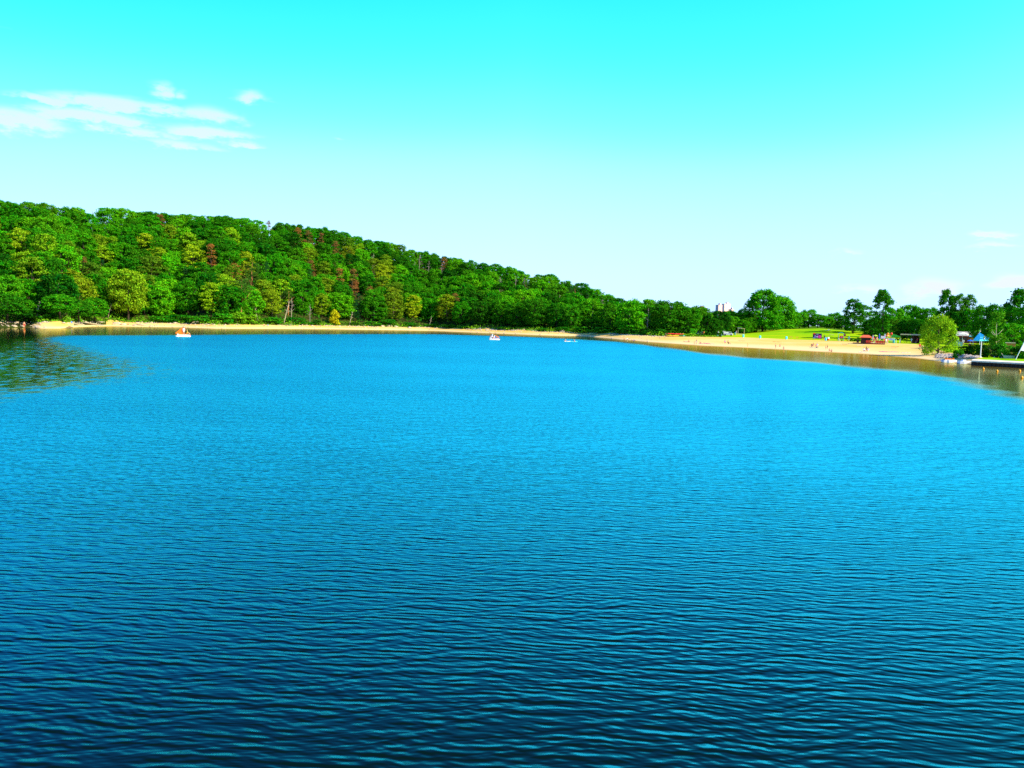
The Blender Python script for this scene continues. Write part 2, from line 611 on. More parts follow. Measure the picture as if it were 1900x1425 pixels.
shallow = sstep(tt, .1, .24) * (1 - .65 * sstep(tt, .5, .56))
DD_ = np.interp(tt, kt, KN[0])
shallow = shallow * (1 - .5 * np.clip((DD_ - WY) / np.maximum(DD_ - B, 1), 0, 1))       # deeper away from the sand
calm = sstep(WY, B * .965, B * 1.03)
SF = np.interp(tt, sf_[:, 0], sf_[:, 1])
semi = sstep(WY, S * .84, S * 1.2) * (1 - .85 * sstep(WY, SF * .85, SF * 1.15)) * (1 - sstep(tt, -.58, -.27))
wv = np.stack([WX, WY, np.zeros_like(WX)], -1).reshape(-1, 3)
nx, ny = len(xs), len(ys)
wf = [(j * nx + i, j * nx + i + 1, (j + 1) * nx + i + 1, (j + 1) * nx + i) for j in range(ny - 1) for i in range(nx - 1)]
wme = bpy.data.meshes.new('lake_water')
wme.from_pydata(wv.tolist(), [], wf)
for nm_, arr in (('calm', calm), ('semi', semi), ('shallow', shallow * calm)):
    at_ = wme.attributes.new(nm_, 'FLOAT', 'POINT')
    at_.data.foreach_set('value', arr.reshape(-1).astype(np.float32))
wo = tag(link('lake_water', wme), kind='structure')


def water_mat():
    m = bpy.data.materials.new('lake_water')
    m.use_nodes = True
    n, l = m.node_tree.nodes, m.node_tree.links
    n.remove(n['Principled BSDF'])
    body = N(n, 'ShaderNodeBsdfDiffuse')
    body.inputs[0].default_value = (.001, .007, .006, 1)
    gl = N(n, 'ShaderNodeBsdfGlossy', distribution='GGX')
    ash = N(n, 'ShaderNodeAttribute', attribute_name='shallow')
    bcol = N(n, 'ShaderNodeMix', data_type='RGBA')          # sandy bottom shows through the shallows
    l.new(ash.outputs['Fac'], bcol.inputs['Factor'])
    bcol.inputs[6].default_value = (.001, .007, .006, 1)
    bcol.inputs[7].default_value = (.3, .19, .018, 1)
    l.new(bcol.outputs[2], body.inputs[0])

    def mth(op, a, b=None, c=None):
        k = N(n, 'ShaderNodeMath', operation=op)
        for i, v in enumerate((a, b, c)):
            if v is None:
                continue
            if isinstance(v, (int, float)):
                k.inputs[i].default_value = v
            else:
                l.new(v, k.inputs[i])
        return k.outputs[0]

    g = N(n, 'ShaderNodeNewGeometry')
    # large slow wander of the wave trains
    z = N(n, 'ShaderNodeTexNoise')
    z.inputs['Scale'].default_value = .35
    z.inputs['Detail'].default_value = 2
    l.new(g.outputs['Position'], z.inputs['Vector'])
    wob = N(n, 'ShaderNodeVectorMath', operation='MULTIPLY_ADD')
    wob.inputs[1].default_value = (1.2, .55, 0)
    l.new(z.outputs['Color'], wob.inputs[0])
    l.new(g.outputs['Position'], wob.inputs[2])
    rng = random.Random(11)
    acc = None
    NW = 30
    for i in range(NW):
        lam = .055 * (.68 / .055) ** (i / (NW - 1.0))
        ang = rng.gauss(0, .2) + .03
        k = 2 * math.pi / lam
        kd = Vector((math.sin(ang), math.cos(ang), 0))
        peak = math.exp(-(math.log(lam / .185) / .75) ** 2)
        slope = .012 + .042 * peak
        dt = N(n, 'ShaderNodeVectorMath', operation='DOT_PRODUCT')
        dt.inputs[1].default_value = kd * k
        l.new(wob.outputs[0], dt.inputs[0])
        ph = mth('ADD', dt.outputs['Value'], rng.uniform(0, 6.28))
        co = mth('COSINE', ph)
        va = N(n, 'ShaderNodeVectorMath', operation='MULTIPLY_ADD')
        l.new(co, va.inputs[0])
        va.inputs[1].default_value = kd * slope * -1
        if acc is not None:
            l.new(acc, va.inputs[2])
        acc = va.outputs[0]
    gu = N(n, 'ShaderNodeTexNoise')
    gu.inputs['Scale'].default_value = .06
    gu.inputs['Detail'].default_value = 5
    sq = N(n, 'ShaderNodeVectorMath', operation='MULTIPLY')
    sq.inputs[1].default_value = (.45, 1, 1)
    l.new(g.outputs['Position'], sq.inputs[0])
    l.new(sq.outputs[0], gu.inputs['Vector'])
    gust = N(n, 'ShaderNodeMapRange')
    gust.inputs['From Min'].default_value, gust.inputs['From Max'].default_value = .3, .7
    gust.inputs['To Min'].default_value, gust.inputs['To Max'].default_value = .5, 1.35
    l.new(gu.outputs[0], gust.inputs[0])
    ac = N(n, 'ShaderNodeAttribute', attribute_name='calm')
    ase = N(n, 'ShaderNodeAttribute', attribute_name='semi')
    # cat's-paws: blue wind flecks in the half sheltered water
    sf = N(n, 'ShaderNodeVectorMath', operation='MULTIPLY')
    sf.inputs[1].default_value = (.75, .34, 1)
    l.new(g.outputs['Position'], sf.inputs[0])
    nf = N(n, 'ShaderNodeTexNoise')
    nf.inputs['Scale'].default_value = 1.6
    nf.inputs['Detail'].default_value = 3
    nf.inputs['Roughness'].default_value = .65
    l.new(sf.outputs[0], nf.inputs['Vector'])
    fleck = N(n, 'ShaderNodeMapRange')
    fleck.inputs['From Min'].default_value, fleck.inputs['From Max'].default_value = .5, .63
    l.new(mth('MULTIPLY_ADD', mth('SUBTRACT', 1.0, ase.outputs['Fac']), .34, nf.outputs[0]), fleck.inputs[0])
    wind = mth('MULTIPLY', mth('SUBTRACT', 1.0, mth('MULTIPLY', ac.outputs['Fac'], .96)), mth('SUBTRACT', 1.0, mth('MULTIPLY', mth('MULTIPLY', ase.outputs['Fac'], .93), mth('SUBTRACT', 1.0, fleck.outputs[0]))))
    ln = N(n, 'ShaderNodeVectorMath', operation='LENGTH')
    l.new(acc, ln.inputs[0])
    amp = mth('MULTIPLY', mth('MULTIPLY', wind, gust.outputs[0]), mth('MULTIPLY_ADD', ln.outputs['Value'], 4.2, .45))   # flat troughs, steep crests
    fin = N(n, 'ShaderNodeVectorMath', operation='SCALE')
    l.new(acc, fin.inputs[0])
    l.new(amp, fin.inputs['Scale'])
    add = N(n, 'ShaderNodeVectorMath', operation='ADD')
    add.inputs[1].default_value = (0, 0, 1)
    l.new(fin.outputs[0], add.inputs[0])
    nrm = N(n, 'ShaderNodeVectorMath', operation='NORMALIZE')
    l.new(add.outputs[0], nrm.inputs[0])
    l.new(nrm.outputs[0], gl.inputs['Normal'])
    rg = mth('MAXIMUM', mth('MULTIPLY_ADD', mth('MULTIPLY', ase.outputs['Fac'], mth('SUBTRACT', 1.0, wind)), -.06, mth('MULTIPLY_ADD', ash.outputs['Fac'], -.06, mth('MULTIPLY_ADD', wind, .15, .11))), .04)
    l.new(rg, gl.inputs['Roughness'])
    tint = N(n, 'ShaderNodeMix', data_type='RGBA')
    l.new(wind, tint.inputs['Factor'])
    tint.inputs[6].default_value = (.82, .84, .42, 1)
    tint.inputs[7].default_value = (.06, .96, .98, 1)
    tsh = N(n, 'ShaderNodeMix', data_type='RGBA')
    l.new(ash.outputs['Fac'], tsh.inputs['Factor'])
    l.new(tint.outputs[2], tsh.inputs[6])
    tsh.inputs[7].default_value = (.95, .85, .42, 1)
    l.new(tsh.outputs[2], gl.inputs['Color'])
    # reflectance against the angle of view to the rippled normal
    inc = N(n, 'ShaderNodeVectorMath', operation='DOT_PRODUCT')
    l.new(g.outputs['Incoming'], inc.inputs[0])
    l.new(nrm.outputs[0], inc.inputs[1])
    x = mth('SUBTRACT', 1.0, mth('MAXIMUM', inc.outputs['Value'], 0.0))
    fr = mth('MINIMUM', mth('MULTIPLY_ADD', mth('POWER', x, 6.6), 2.4, .002), mth('MULTIPLY_ADD', ash.outputs['Fac'], -.42, .8))
    mx = N(n, 'ShaderNodeMixShader')
    l.new(fr, mx.inputs[0])
    l.new(body.outputs[0], mx.inputs[1])
    l.new(gl.outputs[0], mx.inputs[2])
    l.new(mx.outputs[0], n['Material Output'].inputs[0])
    return m


wme.materials.append(water_mat())

# ------------------------------------------------------------------ tree meshes
def quads_mesh(name, C, Nn, size, rng, mtl, asp=.7):
    """one leaf spray (a folded rhombus) per centre"""
    n = len(C)
    up = rng.normal(size=(n, 3))
    a = np.cross(Nn, up)
    a /= np.linalg.norm(a, axis=1, keepdims=True) + 1e-9
    b = np.cross(Nn, a)
    s = size[:, None]
    v = np.stack([C - a * s, C - b * s * asp + Nn * s * .15, C + a * s, C + b * s * asp - Nn * s * .15], 1).reshape(-1, 3)
    me = bpy.data.meshes.new(name)
    me.vertices.add(4 * n)
    me.vertices.foreach_set('co', v.astype(np.float32).ravel())
    me.loops.add(4 * n)
    me.loops.foreach_set('vertex_index', np.arange(4 * n, dtype=np.int32))
    me.polygons.add(n)
    me.polygons.foreach_set('loop_start', np.arange(0, 4 * n, 4, dtype=np.int32))
    me.update(calc_edges=True)
    me.materials.append(mtl)
    return me


def crown_points(rng, env, nclump, per, cr, flat=.7, lean=.45, inner=.5):
    """env(q) -> (z, r): q in 0..1 along the crown; clumps near the outside of the envelope"""
    C, Nn, S = [], [], []
    for _ in range(nclump):
        q = rng.uniform()
        z, r = env(q)
        ang = rng.uniform(0, 2 * math.pi)
        rr = r * (inner + (1 - inner) * rng.uniform() ** .6)
        c = np.array([math.cos(ang) * rr, math.sin(ang) * rr, z])
        k = cr * rng.uniform(.65, 1.3)
        m = int(per * (k / cr) ** 2)
        d = rng.normal(size=(m, 3))
        d[:, 2] += .35
        d[:, 0] += lean * math.cos(ang) * .8
        d[:, 1] += lean * math.sin(ang) * .8
        d /= np.linalg.norm(d, axis=1, keepdims=True)
        p = c + d * k * rng.uniform(.25, 1.3, size=(m, 1)) * np.array([rng.uniform(.75, 1.3), rng.uniform(.75, 1.3), flat * rng.uniform(.7, 1.2)])
        nn = d * .8 + rng.normal(size=(m, 3)) * .6
        nn[:, 2] += .35
        nn /= np.linalg.norm(nn, axis=1, keepdims=True)
        C.append(p)
        Nn.append(nn)
        S.append(rng.uniform(.7, 1.25, size=m))
    return np.concatenate(C), np.concatenate(Nn), np.concatenate(S)


def trunk_mesh(name, h, r, mtl, rng, limbs=5, lh=.35, spread=.35, lean=0.0, top=.8):
    m = MB()
    pts = [Vector((lean * h * (k / 4) ** 1.3 + rng.uniform(-.02, .02) * h * (k > 0), rng.uniform(-.02, .02) * h * (k > 0), h * top * k / 4)) for k in range(5)]
    pts[0].z = -2.8
    m.tube(pts, [r * 1.25, r, r * .8, r * .55, r * .2], 7)
    for k in range(limbs):
        q = rng.uniform(lh, .75)
        base = pts[0].lerp(pts[4], q)
        a = rng.uniform(0, 6.28)
        L = h * spread * rng.uniform(.6, 1.1)
        e = base + Vector((math.cos(a) * L, math.sin(a) * L, L * rng.uniform(.5, 1.0)))
        mid = base.lerp(e, .5) + Vector((0, 0, -.08 * L))
        m.tube([base, mid, e], [r * .45, r * .3, r * .1], 5)
    return m.mesh(name, mtl, True)


def ell(z0, z1, rmax, low=.35, top=.25, p=.8):
    def env(q):
        q2 = q
        z = z0 + (z1 - z0) * q2
        w = (low + (1 - low) * math.sin(min(q2 / .45, 1) * math.pi / 2)) if q2 < .45 else (top + (1 - top) * max(0, math.cos((q2 - .45) / .55 * math.pi / 2)) ** p)
        return z, rmax * w
    return env


PROTO = {}


def proto(kind, i, seed, env, nclump, per, cr, leaf, th, tr, tm=None, flat=.7, limbs=5, lh=.35, spread=.35, lean=0, inner=.5, top=.8, asp=.7):
    rng = np.random.default_rng(seed)
    C, Nn, S = crown_points(rng, env, nclump, per, cr, flat, inner=inner)
    if lean:
        C[:, 0] += lean * th * (np.clip(C[:, 2] / th, 0, 1) ** 1.3)
    cm = quads_mesh('crown', C, Nn, S * leaf, rng, LEAF, asp)
    tmsh = trunk_mesh('trunk', th, tr, tm or M_bark, rng, limbs, lh, spread, lean, top)
    PROTO.setdefault(kind, []).append((tmsh, cm))


for i in range(6):      # round broadleaf about 12 m
    proto('oak', i, 100 + i, ell(.9 + .3 * (i % 3), 11.6, 4.5 + .35 * (i % 3), .6, .3, .6), 150, 62, 1.02, .26, 12, .26)
for i in range(4):      # airy, layered, pale
    proto('locust', i, 200 + i, ell(1.4, 12.6, 4.2, .5, .2, .7), 95, 58, 1.05, .23, 12.5, .22, M_bark, flat=.45, inner=.35, spread=.2)
for i in range(3):      # scots pine with a bare red trunk
    proto('pine', i, 300 + i, ell(6.5, 13.2, 2.6, .6, .3, .7), 26, 60, 1.05, .22, 13, .26, M_bark_red, flat=.45, inner=.3, limbs=4, lh=.55, spread=.2, top=.95, asp=.35)
for i in range(2):      # dark spruce
    proto('spruce', i, 400 + i, lambda q: (1.2 + 11.8 * q, 2.5 * (1 - q) ** .85 + .12), 62, 46, .85, .22, 13, .2, M_bark, flat=.4, inner=.4, limbs=0, top=.98, asp=.35)
for i in range(3):      # rusty dying pine
    proto('rusty', i, 500 + i, lambda q: (2.8 + 9.4 * q, 2.5 * (1 - q) ** .7 + .35), 44, 46, .8, .2, 12.4, .16, M_bark, flat=.5, inner=.2, limbs=5, lh=.3, spread=.16, top=.96, asp=.35)
for i in range(3):      # bush to the ground
    proto('bush', i, 600 + i, ell(.25, 3.0, 1.75, .8, .3, .7), 26, 52, .62, .2, 2.6, .07, limbs=6, lh=.1, spread=.4)
for i in range(2):      # tall narrow poplar-like, lumpy
    proto('poplar', i, 700 + i, ell(1.4, 16.2, 3.2, .9, .36, .7), 96, 62, .92, .28, 16.5, .3, flat=.8, inner=.3, spread=.1)
for i in range(2):      # dense park tree, wide
    proto('maple', i, 800 + i, ell(1.5, 19, 6.4, .8, .2, .8), 200, 80, 1.7, .36, 19.5, .42, inner=.55)
proto('shrub', 0, 650, lambda q: (.2 + 3.1 * q, 1.1 * (1 - q) ** .6 + .15), 40, 50, .5, .18, 3, .06, limbs=4, lh=.1, spread=.2, inner=.1)
proto('willow', 0, 901, ell(.3, 9.0, 4.5, .88, .35, .6), 110, 85, 1.0, .22, 8.6, .26, flat=.8, inner=.55, limbs=7, lh=.05, spread=.4, asp=.45)
proto('sapling', 0, 902, ell(2.6, 10.4, 2.4, .6, .25, .8), 40, 50, .8, .2, 10.2, .17, M_bark_pale, flat=.6, inner=.25, limbs=6, lh=.12, spread=.22)


def bare_mesh(seed, h=11, lean=0, mtl=M_dead, nb=16):
    rng = np.random.default_rng(seed)
    m = MB()
    pts = [Vector((lean * h * k / 4 + rng.uniform(-.08, .08) * k, rng.uniform(-.08, .08) * k, h * k / 4)) for k in range(5)]
    pts[0].z = -.4
    m.tube(pts, [.19, .16, .13, .09, .03], 6)
    b = MB()
    for k in range(nb):
        q = rng.uniform(.35, .97)
        i = min(int(q * 4), 3)
        base = pts[i].lerp(pts[i + 1], q * 4 - i)
        a = rng.uniform(0, 6.28)
        L = (1.25 - q) * h * .22 * rng.uniform(.6, 1.2)
        e = base + Vector((math.cos(a) * L, math.sin(a) * L, L * rng.uniform(.1, .9)))
        b.tube([base, base.lerp(e, .5) + Vector((0, 0, .1 * L)), e], [.06, .04, .015], 4)
        for s in range(2):
            f = base.lerp(e, rng.uniform(.4, .9))
            b.tube([f, f + Vector((rng.uniform(-.5, .5), rng.uniform(-.5, .5), rng.uniform(0, .6)))], [.03, .012], 4)
    return m.mesh('trunk', mtl, True), b.mesh('branches', mtl)


BARE = [bare_mesh(1), bare_mesh(2, 10, .05), bare_mesh(3, 9, -.06), bare_mesh(4, 9.5, .24, M_bark_pale, 8), bare_mesh(5, 9, -.2, M_bark_pale, 6)]

NAMES = {'shrub': 'shrub', 'oak': 'oak_tree', 'locust': 'locust_tree', 'pine': 'pine_tree', 'spruce': 'spruce_tree', 'rusty': 'pine_tree', 'bush': 'bush', 'poplar': 'poplar_tree', 'maple': 'maple_tree',
         'willow': 'willow_tree', 'sapling': 'young_tree', 'bare': 'dead_tree'}


def tree(kind, loc, scale, col, label, cat='tree', group=None, rz=None, i=None, sxy=1.0, rng=random.Random(5)):
    o = thing(NAMES[kind], label, cat, loc, rng.uniform(0, 6.28) if rz is None else rz, group)
    o.scale = (scale * sxy, scale * sxy, scale)
    if kind == 'bare':
        tm, cm = BARE[i if i is not None else rng.randrange(3)]
        link('trunk', tm, o)
        link('branches', cm, o)['kind'] = 'stuff'
        return o
    P = PROTO[kind]
    tm, cm = P[rng.randrange(len(P)) if i is None else i]
    link('trunk', tm, o)
    c = link('crown', cm, o)
    c.color = (*col, 1)
    return o


# ------------------------------------------------------------------ forest on the hill
rf = random.Random(21)
HINT = {  # photo positions of the trees that stand out
    'yellow': [(8, 415), (30, 445), (45, 470), (240, 520), (228, 555), (95, 460), (262, 436), (350, 450), (380, 470), (560, 515), (612, 540), (690, 480), (705, 500), (730, 540), (600, 575), (500, 560),
               (120, 500), (180, 455), (205, 430), (470, 590), (415, 520), (655, 590), (570, 470), (640, 455), (675, 575), (745, 590), (820, 560), (150, 545), (520, 530), (455, 480), (300, 470), (760, 555)],
    'rusty': [(305, 408), (402, 478), (428, 492), (292, 575), (140, 478), (545, 428), (570, 432), (594, 428), (588, 486), (652, 500), (690, 528), (830, 485), (852, 552), (642, 505), (1188, 560), (505, 405), (625, 452), (665, 520)],
    'pine': [(449, 520), (463, 500), (540, 555), (1075, 545), (985, 520)],
    'spruce': [(185, 480), (560, 600), (595, 520), (668, 540), (1085, 535), (1065, 540), (650, 560), (480, 500), (330, 520)],
    'bare': [(772, 472), (786, 474), (798, 478), (812, 484), (918, 512), (932, 508), (945, 510), (962, 515), (978, 512), (1112, 548), (1125, 552), (1205, 585), (1050, 540), (845, 490), (180, 392), (190, 395), (700, 465), (1100, 560), (1132, 545)],
}
COLS = {'dark': (.016, .12, .004), 'mid': (.032, .21, .004), 'bright': (.065, .31, .005), 'yellow': (.19, .34, .008), 'olive': (.1, .23, .008), 'rusty': (.24, .12, .03), 'pine': (.045, .13, .012), 'spruce': (.014, .09, .014)}
SITES = []
offs = [3, 11, 20, 30, 41, 53, 66, 80, 93, 102, 110]
for r_, off in enumerate(offs):
    u = -45 + rf.uniform(0, 20)
    while u < 1395:
        t_ = flat_hit(u, 620)[0]
        D_, Ds_, zs_, Dl_, zl_ = prof(t_)
        Y_ = Ds_ + off + rf.uniform(-3, 3)
        if u > 1338:
            Y_ = max(Y_, 352 + off * .35)
        ok = Y_ < Dl_ + 4
        if u > 1130:
            ok = ok and off in (3, 20, 41, 66, 95)
        if u < 1240:
            Y_ += 6
        elif u < 1342:
            Y_ += 9
        sp = 7.6 if r_ < 2 else (6.6 if r_ < 7 else 6.6)
        step = sp * FOC / Y_
        if ok:
            X_ = t_ * Y_
            SITES.append((X_, Y_, float(hgt(t_, Y_)), r_, u))
        u += step * rf.uniform(.8, 1.2)


def sname(lst, q):
    for lim, s in lst:
        if q < lim:
            return s
    return lst[-1][1]


SECT = [(0, 'beyond the shaded left shore'), (58, 'above the standing bather'), (125, 'above the sandy mound'), (195, 'above the fallen logs'), (290, 'above the orange earth ledge'), (390, 'above the slide pedal boat'),
        (480, 'around the tall red-trunked pine'), (575, 'above the leaning pale trunk'), (670, 'above the small yellow shrub'), (775, 'above the white boulders'), (870, 'left of second pedal boat'),
        (960, 'above the second pedal boat'), (1035, 'left of the two swimmers'), (1110, 'above the two swimmers'), (1185, 'above the sand spit'), (1238, 'left of the red kayaks'), (1288, 'above the red kayaks'),
        (1330, 'above the parked cars'), (1500, 'right of the parked cars')]
pend = []
used_h = set()
for (X_, Y_, Z_, r_, u) in SITES:
    hcr = 7.2
    pu, pv = proj((X_, Y_, Z_ + hcr))
    kind = None
    best = 19
    for k, L in HINT.items():
        for q, (a, b) in enumerate(L):
            dd = math.hypot(pu - a, pv - b)
            if dd < best and (k, q) not in used_h:
                best, kind, hk = dd, k, (k, q)
    if kind:
        used_h.add(hk)
    n_ = .5 + .5 * math.sin(X_ * .05 + 1.3) * math.sin(Y_ * .06 + .5 * math.sin(X_ * .03))
    rr = rf.random()
    if kind is None:
        if pu < 760 and rr < .15 and pv > 430:
            kind = 'olive'
        elif pu < 760 and rr < .2 and pv > 440:
            kind = 'yellow'
        elif rr < .5 + (.1 if pu < 800 else -.05):
            kind = 'mid'
        elif rr < (.72 if pu < 800 else .6) and not (pv < 430):
            kind = 'dark'
        else:
            kind = 'bright'
    fk = {'yellow': 'locust', 'olive': 'locust', 'rusty': 'rusty', 'pine': 'pine', 'spruce': 'spruce', 'bare': 'bare'}.get(kind, 'oak')
    s = rf.uniform(.72, .98)
    if r_ <= 1 and pu < 1130:
        s *= 1.05
    if r_ >= 7 and pu < 1000:
        s = s * .95 if r_ == 7 else .74 + .09 * (s - .72) / .26
    if pu > 1130:
        s *= 1.05 if pu < 1300 else .85
    if pu > 1300 and r_ < 3:
        s *= .8
    if fk in ('rusty', 'pine', 'bare'):
        s *= 1.05
    pend.append([fk, kind, (X_, Y_, Z_ - .2), s, pu, pv, r_])
LOOK = {'mid': ['mid green round oak', 'leafy mid green oak'], 'dark': ['dark green oak', 'deep green oak'], 'bright': ['bright green oak', 'fresh light green oak'], 'yellow': ['pale yellow-green locust tree', 'yellow-green locust tree'],
        'olive': ['olive green airy tree', 'olive green airy tree'], 'rusty': ['rusty brown dying pine', 'rust-red dying pine'], 'pine': ['red-trunked scots pine', 'red-trunked scots pine'], 'spruce': ['dark pointed spruce', 'dark pointed spruce'], 'bare': ['bare grey dead tree', 'bare grey dead tree']}
ROWN = [(1, 'at the shore'), (3, 'on the lower slope'), (5, 'on the mid slope'), (8, 'on the upper slope'), (99, 'on the ridge')]
cells = {}
for p in pend:
    key = (LOOK[p[1]][0], sname(ROWN, p[6]) if p[4] < 1185 else sname([(2, 'in the front row'), (5, 'in the second row'), (99, 'in the back row')], p[6]), sname(SECT, p[4]))
    cells.setdefault(key, []).append(p)
ORD = ['first', 'second', 'third', 'fourth', 'fifth', 'sixth', 'seventh', 'eighth']
for key, ps in cells.items():
    ps.sort(key=lambda p: p[4])
    for q, p in enumerate(ps):
        lab = ' '.join(key)
        if len(ps) == 2:
            lab += ', ' + ('left', 'right')[q] + ' of two'
        elif len(ps) > 2:
            lab += ', ' + ORD[q] + ' from left'
        c = COLS.get(p[1], COLS['mid'])
        k = rf.uniform(.7, 1.25)
        c = (c[0] * k * rf.uniform(.8, 1.3), c[1] * k, c[2])
        o = tree(p[0], p[2], p[3], c, lab, 'tree', 'trees on the wooded hillside', rng=rf, sxy=rf.uniform(.95, 1.2))
        o.scale.x *= rf.uniform(.9, 1.25) if p[6] < 8 else rf.uniform(1.1, 1.35)
        o.rotation_euler.x, o.rotation_euler.y = rf.gauss(0, .05), rf.gauss(0, .05)

# undergrowth and saplings that nobody could count between the trunks
rng = np.random.default_rng(3)
n = 40000
uu = rng.uniform(-60, 1400, n)
tq = np.array([0.0] * n)
tq = (uu - 950) / FOC * 1.0 - 0.0
fr = rng.uniform(0, 1, n)
Dq, Dsq, zsq, Dlq, zlq = prof(tq)
Yq = Dsq + 3.5 + fr * (Dlq + 12 - Dsq)
Yq = np.where(uu > 1338, np.maximum(Yq, 366), Yq)
Xq = tq * Yq
lump = .5 + .5 * np.sin(Xq * .5) * np.sin(Yq * .45 + 1)
Zq = hgt(tq, Yq) + rng.uniform(.1, 3.4, n) * (.3 + .9 * lump)
nn = rng.normal(size=(n, 3)) + np.array([.2, -.4, .8])
nn /= np.linalg.norm(nn, axis=1, keepdims=True)
um = quads_mesh('undergrowth', np.stack([Xq, Yq, Zq], 1), nn, rng.uniform(.3, .6, n), rng, LEAF)
uo = link('undergrowth', um)
uo.color = (.022, .11, .004, 1)
tag(uo, 'dark green undergrowth filling the gaps between the hillside trees', 'undergrowth', kind='stuff')

# tufts of grass and low weeds creeping down onto the far sand
n = 9000
uu = rng.uniform(-30, 1330, n)
tq = (uu - 950) / FOC
Dq, Dsq, zsq, Dlq, zlq = prof(tq)
pat = np.sin(uu * .037) + .8 * np.sin(uu * .093 + 2) + .5 * np.sin(uu * .31)
Yq = Dsq + rng.uniform(-1, 5, n) - np.clip(pat, 0, 2) * rng.uniform(0, 3.4, n)
nn = rng.normal(size=(n, 3)) + np.array([.3, -.5, .8])
nn /= np.linalg.norm(nn, axis=1, keepdims=True)
Zq = hgt(tq, Yq) + rng.uniform(.0, .8, n) * (1 + .5 * np.clip(pat, -1, 2))
gm2 = quads_mesh('shore_weeds', np.stack([tq * Yq, Yq, Zq], 1), nn, rng.uniform(.15, .34, n), rng, LEAF)
go2 = link('shore_weeds', gm2)
go2.color = (.11, .3, .008, 1)
tag(go2, 'low yellowish green weeds along the top of the far sand', 'weeds', kind='stuff')

# ------------------------------------------------------------------ single trees and bushes
rt = random.Random(77)


def px_h(top, base_pt, px):
    """real height of something that stands at base_pt and reaches up to picture row top"""
    d = ray(px, top)
    return CAM_H + d.z * base_pt.y - base_pt.z


def grown(kind, px, top, Y, wpx, col, label, h0, w0, cat='tree', group=None, i=None, base=None):
    p = at(px, Y)
    h = px_h(top, p, px)
    w = wpx * Y / FOC
    o = tree(kind, (p.x, p.y, p.z - .05), h / h0, col, label, cat, group, i=i, rng=rt, sxy=(w / w0) / (h / h0))
    return o


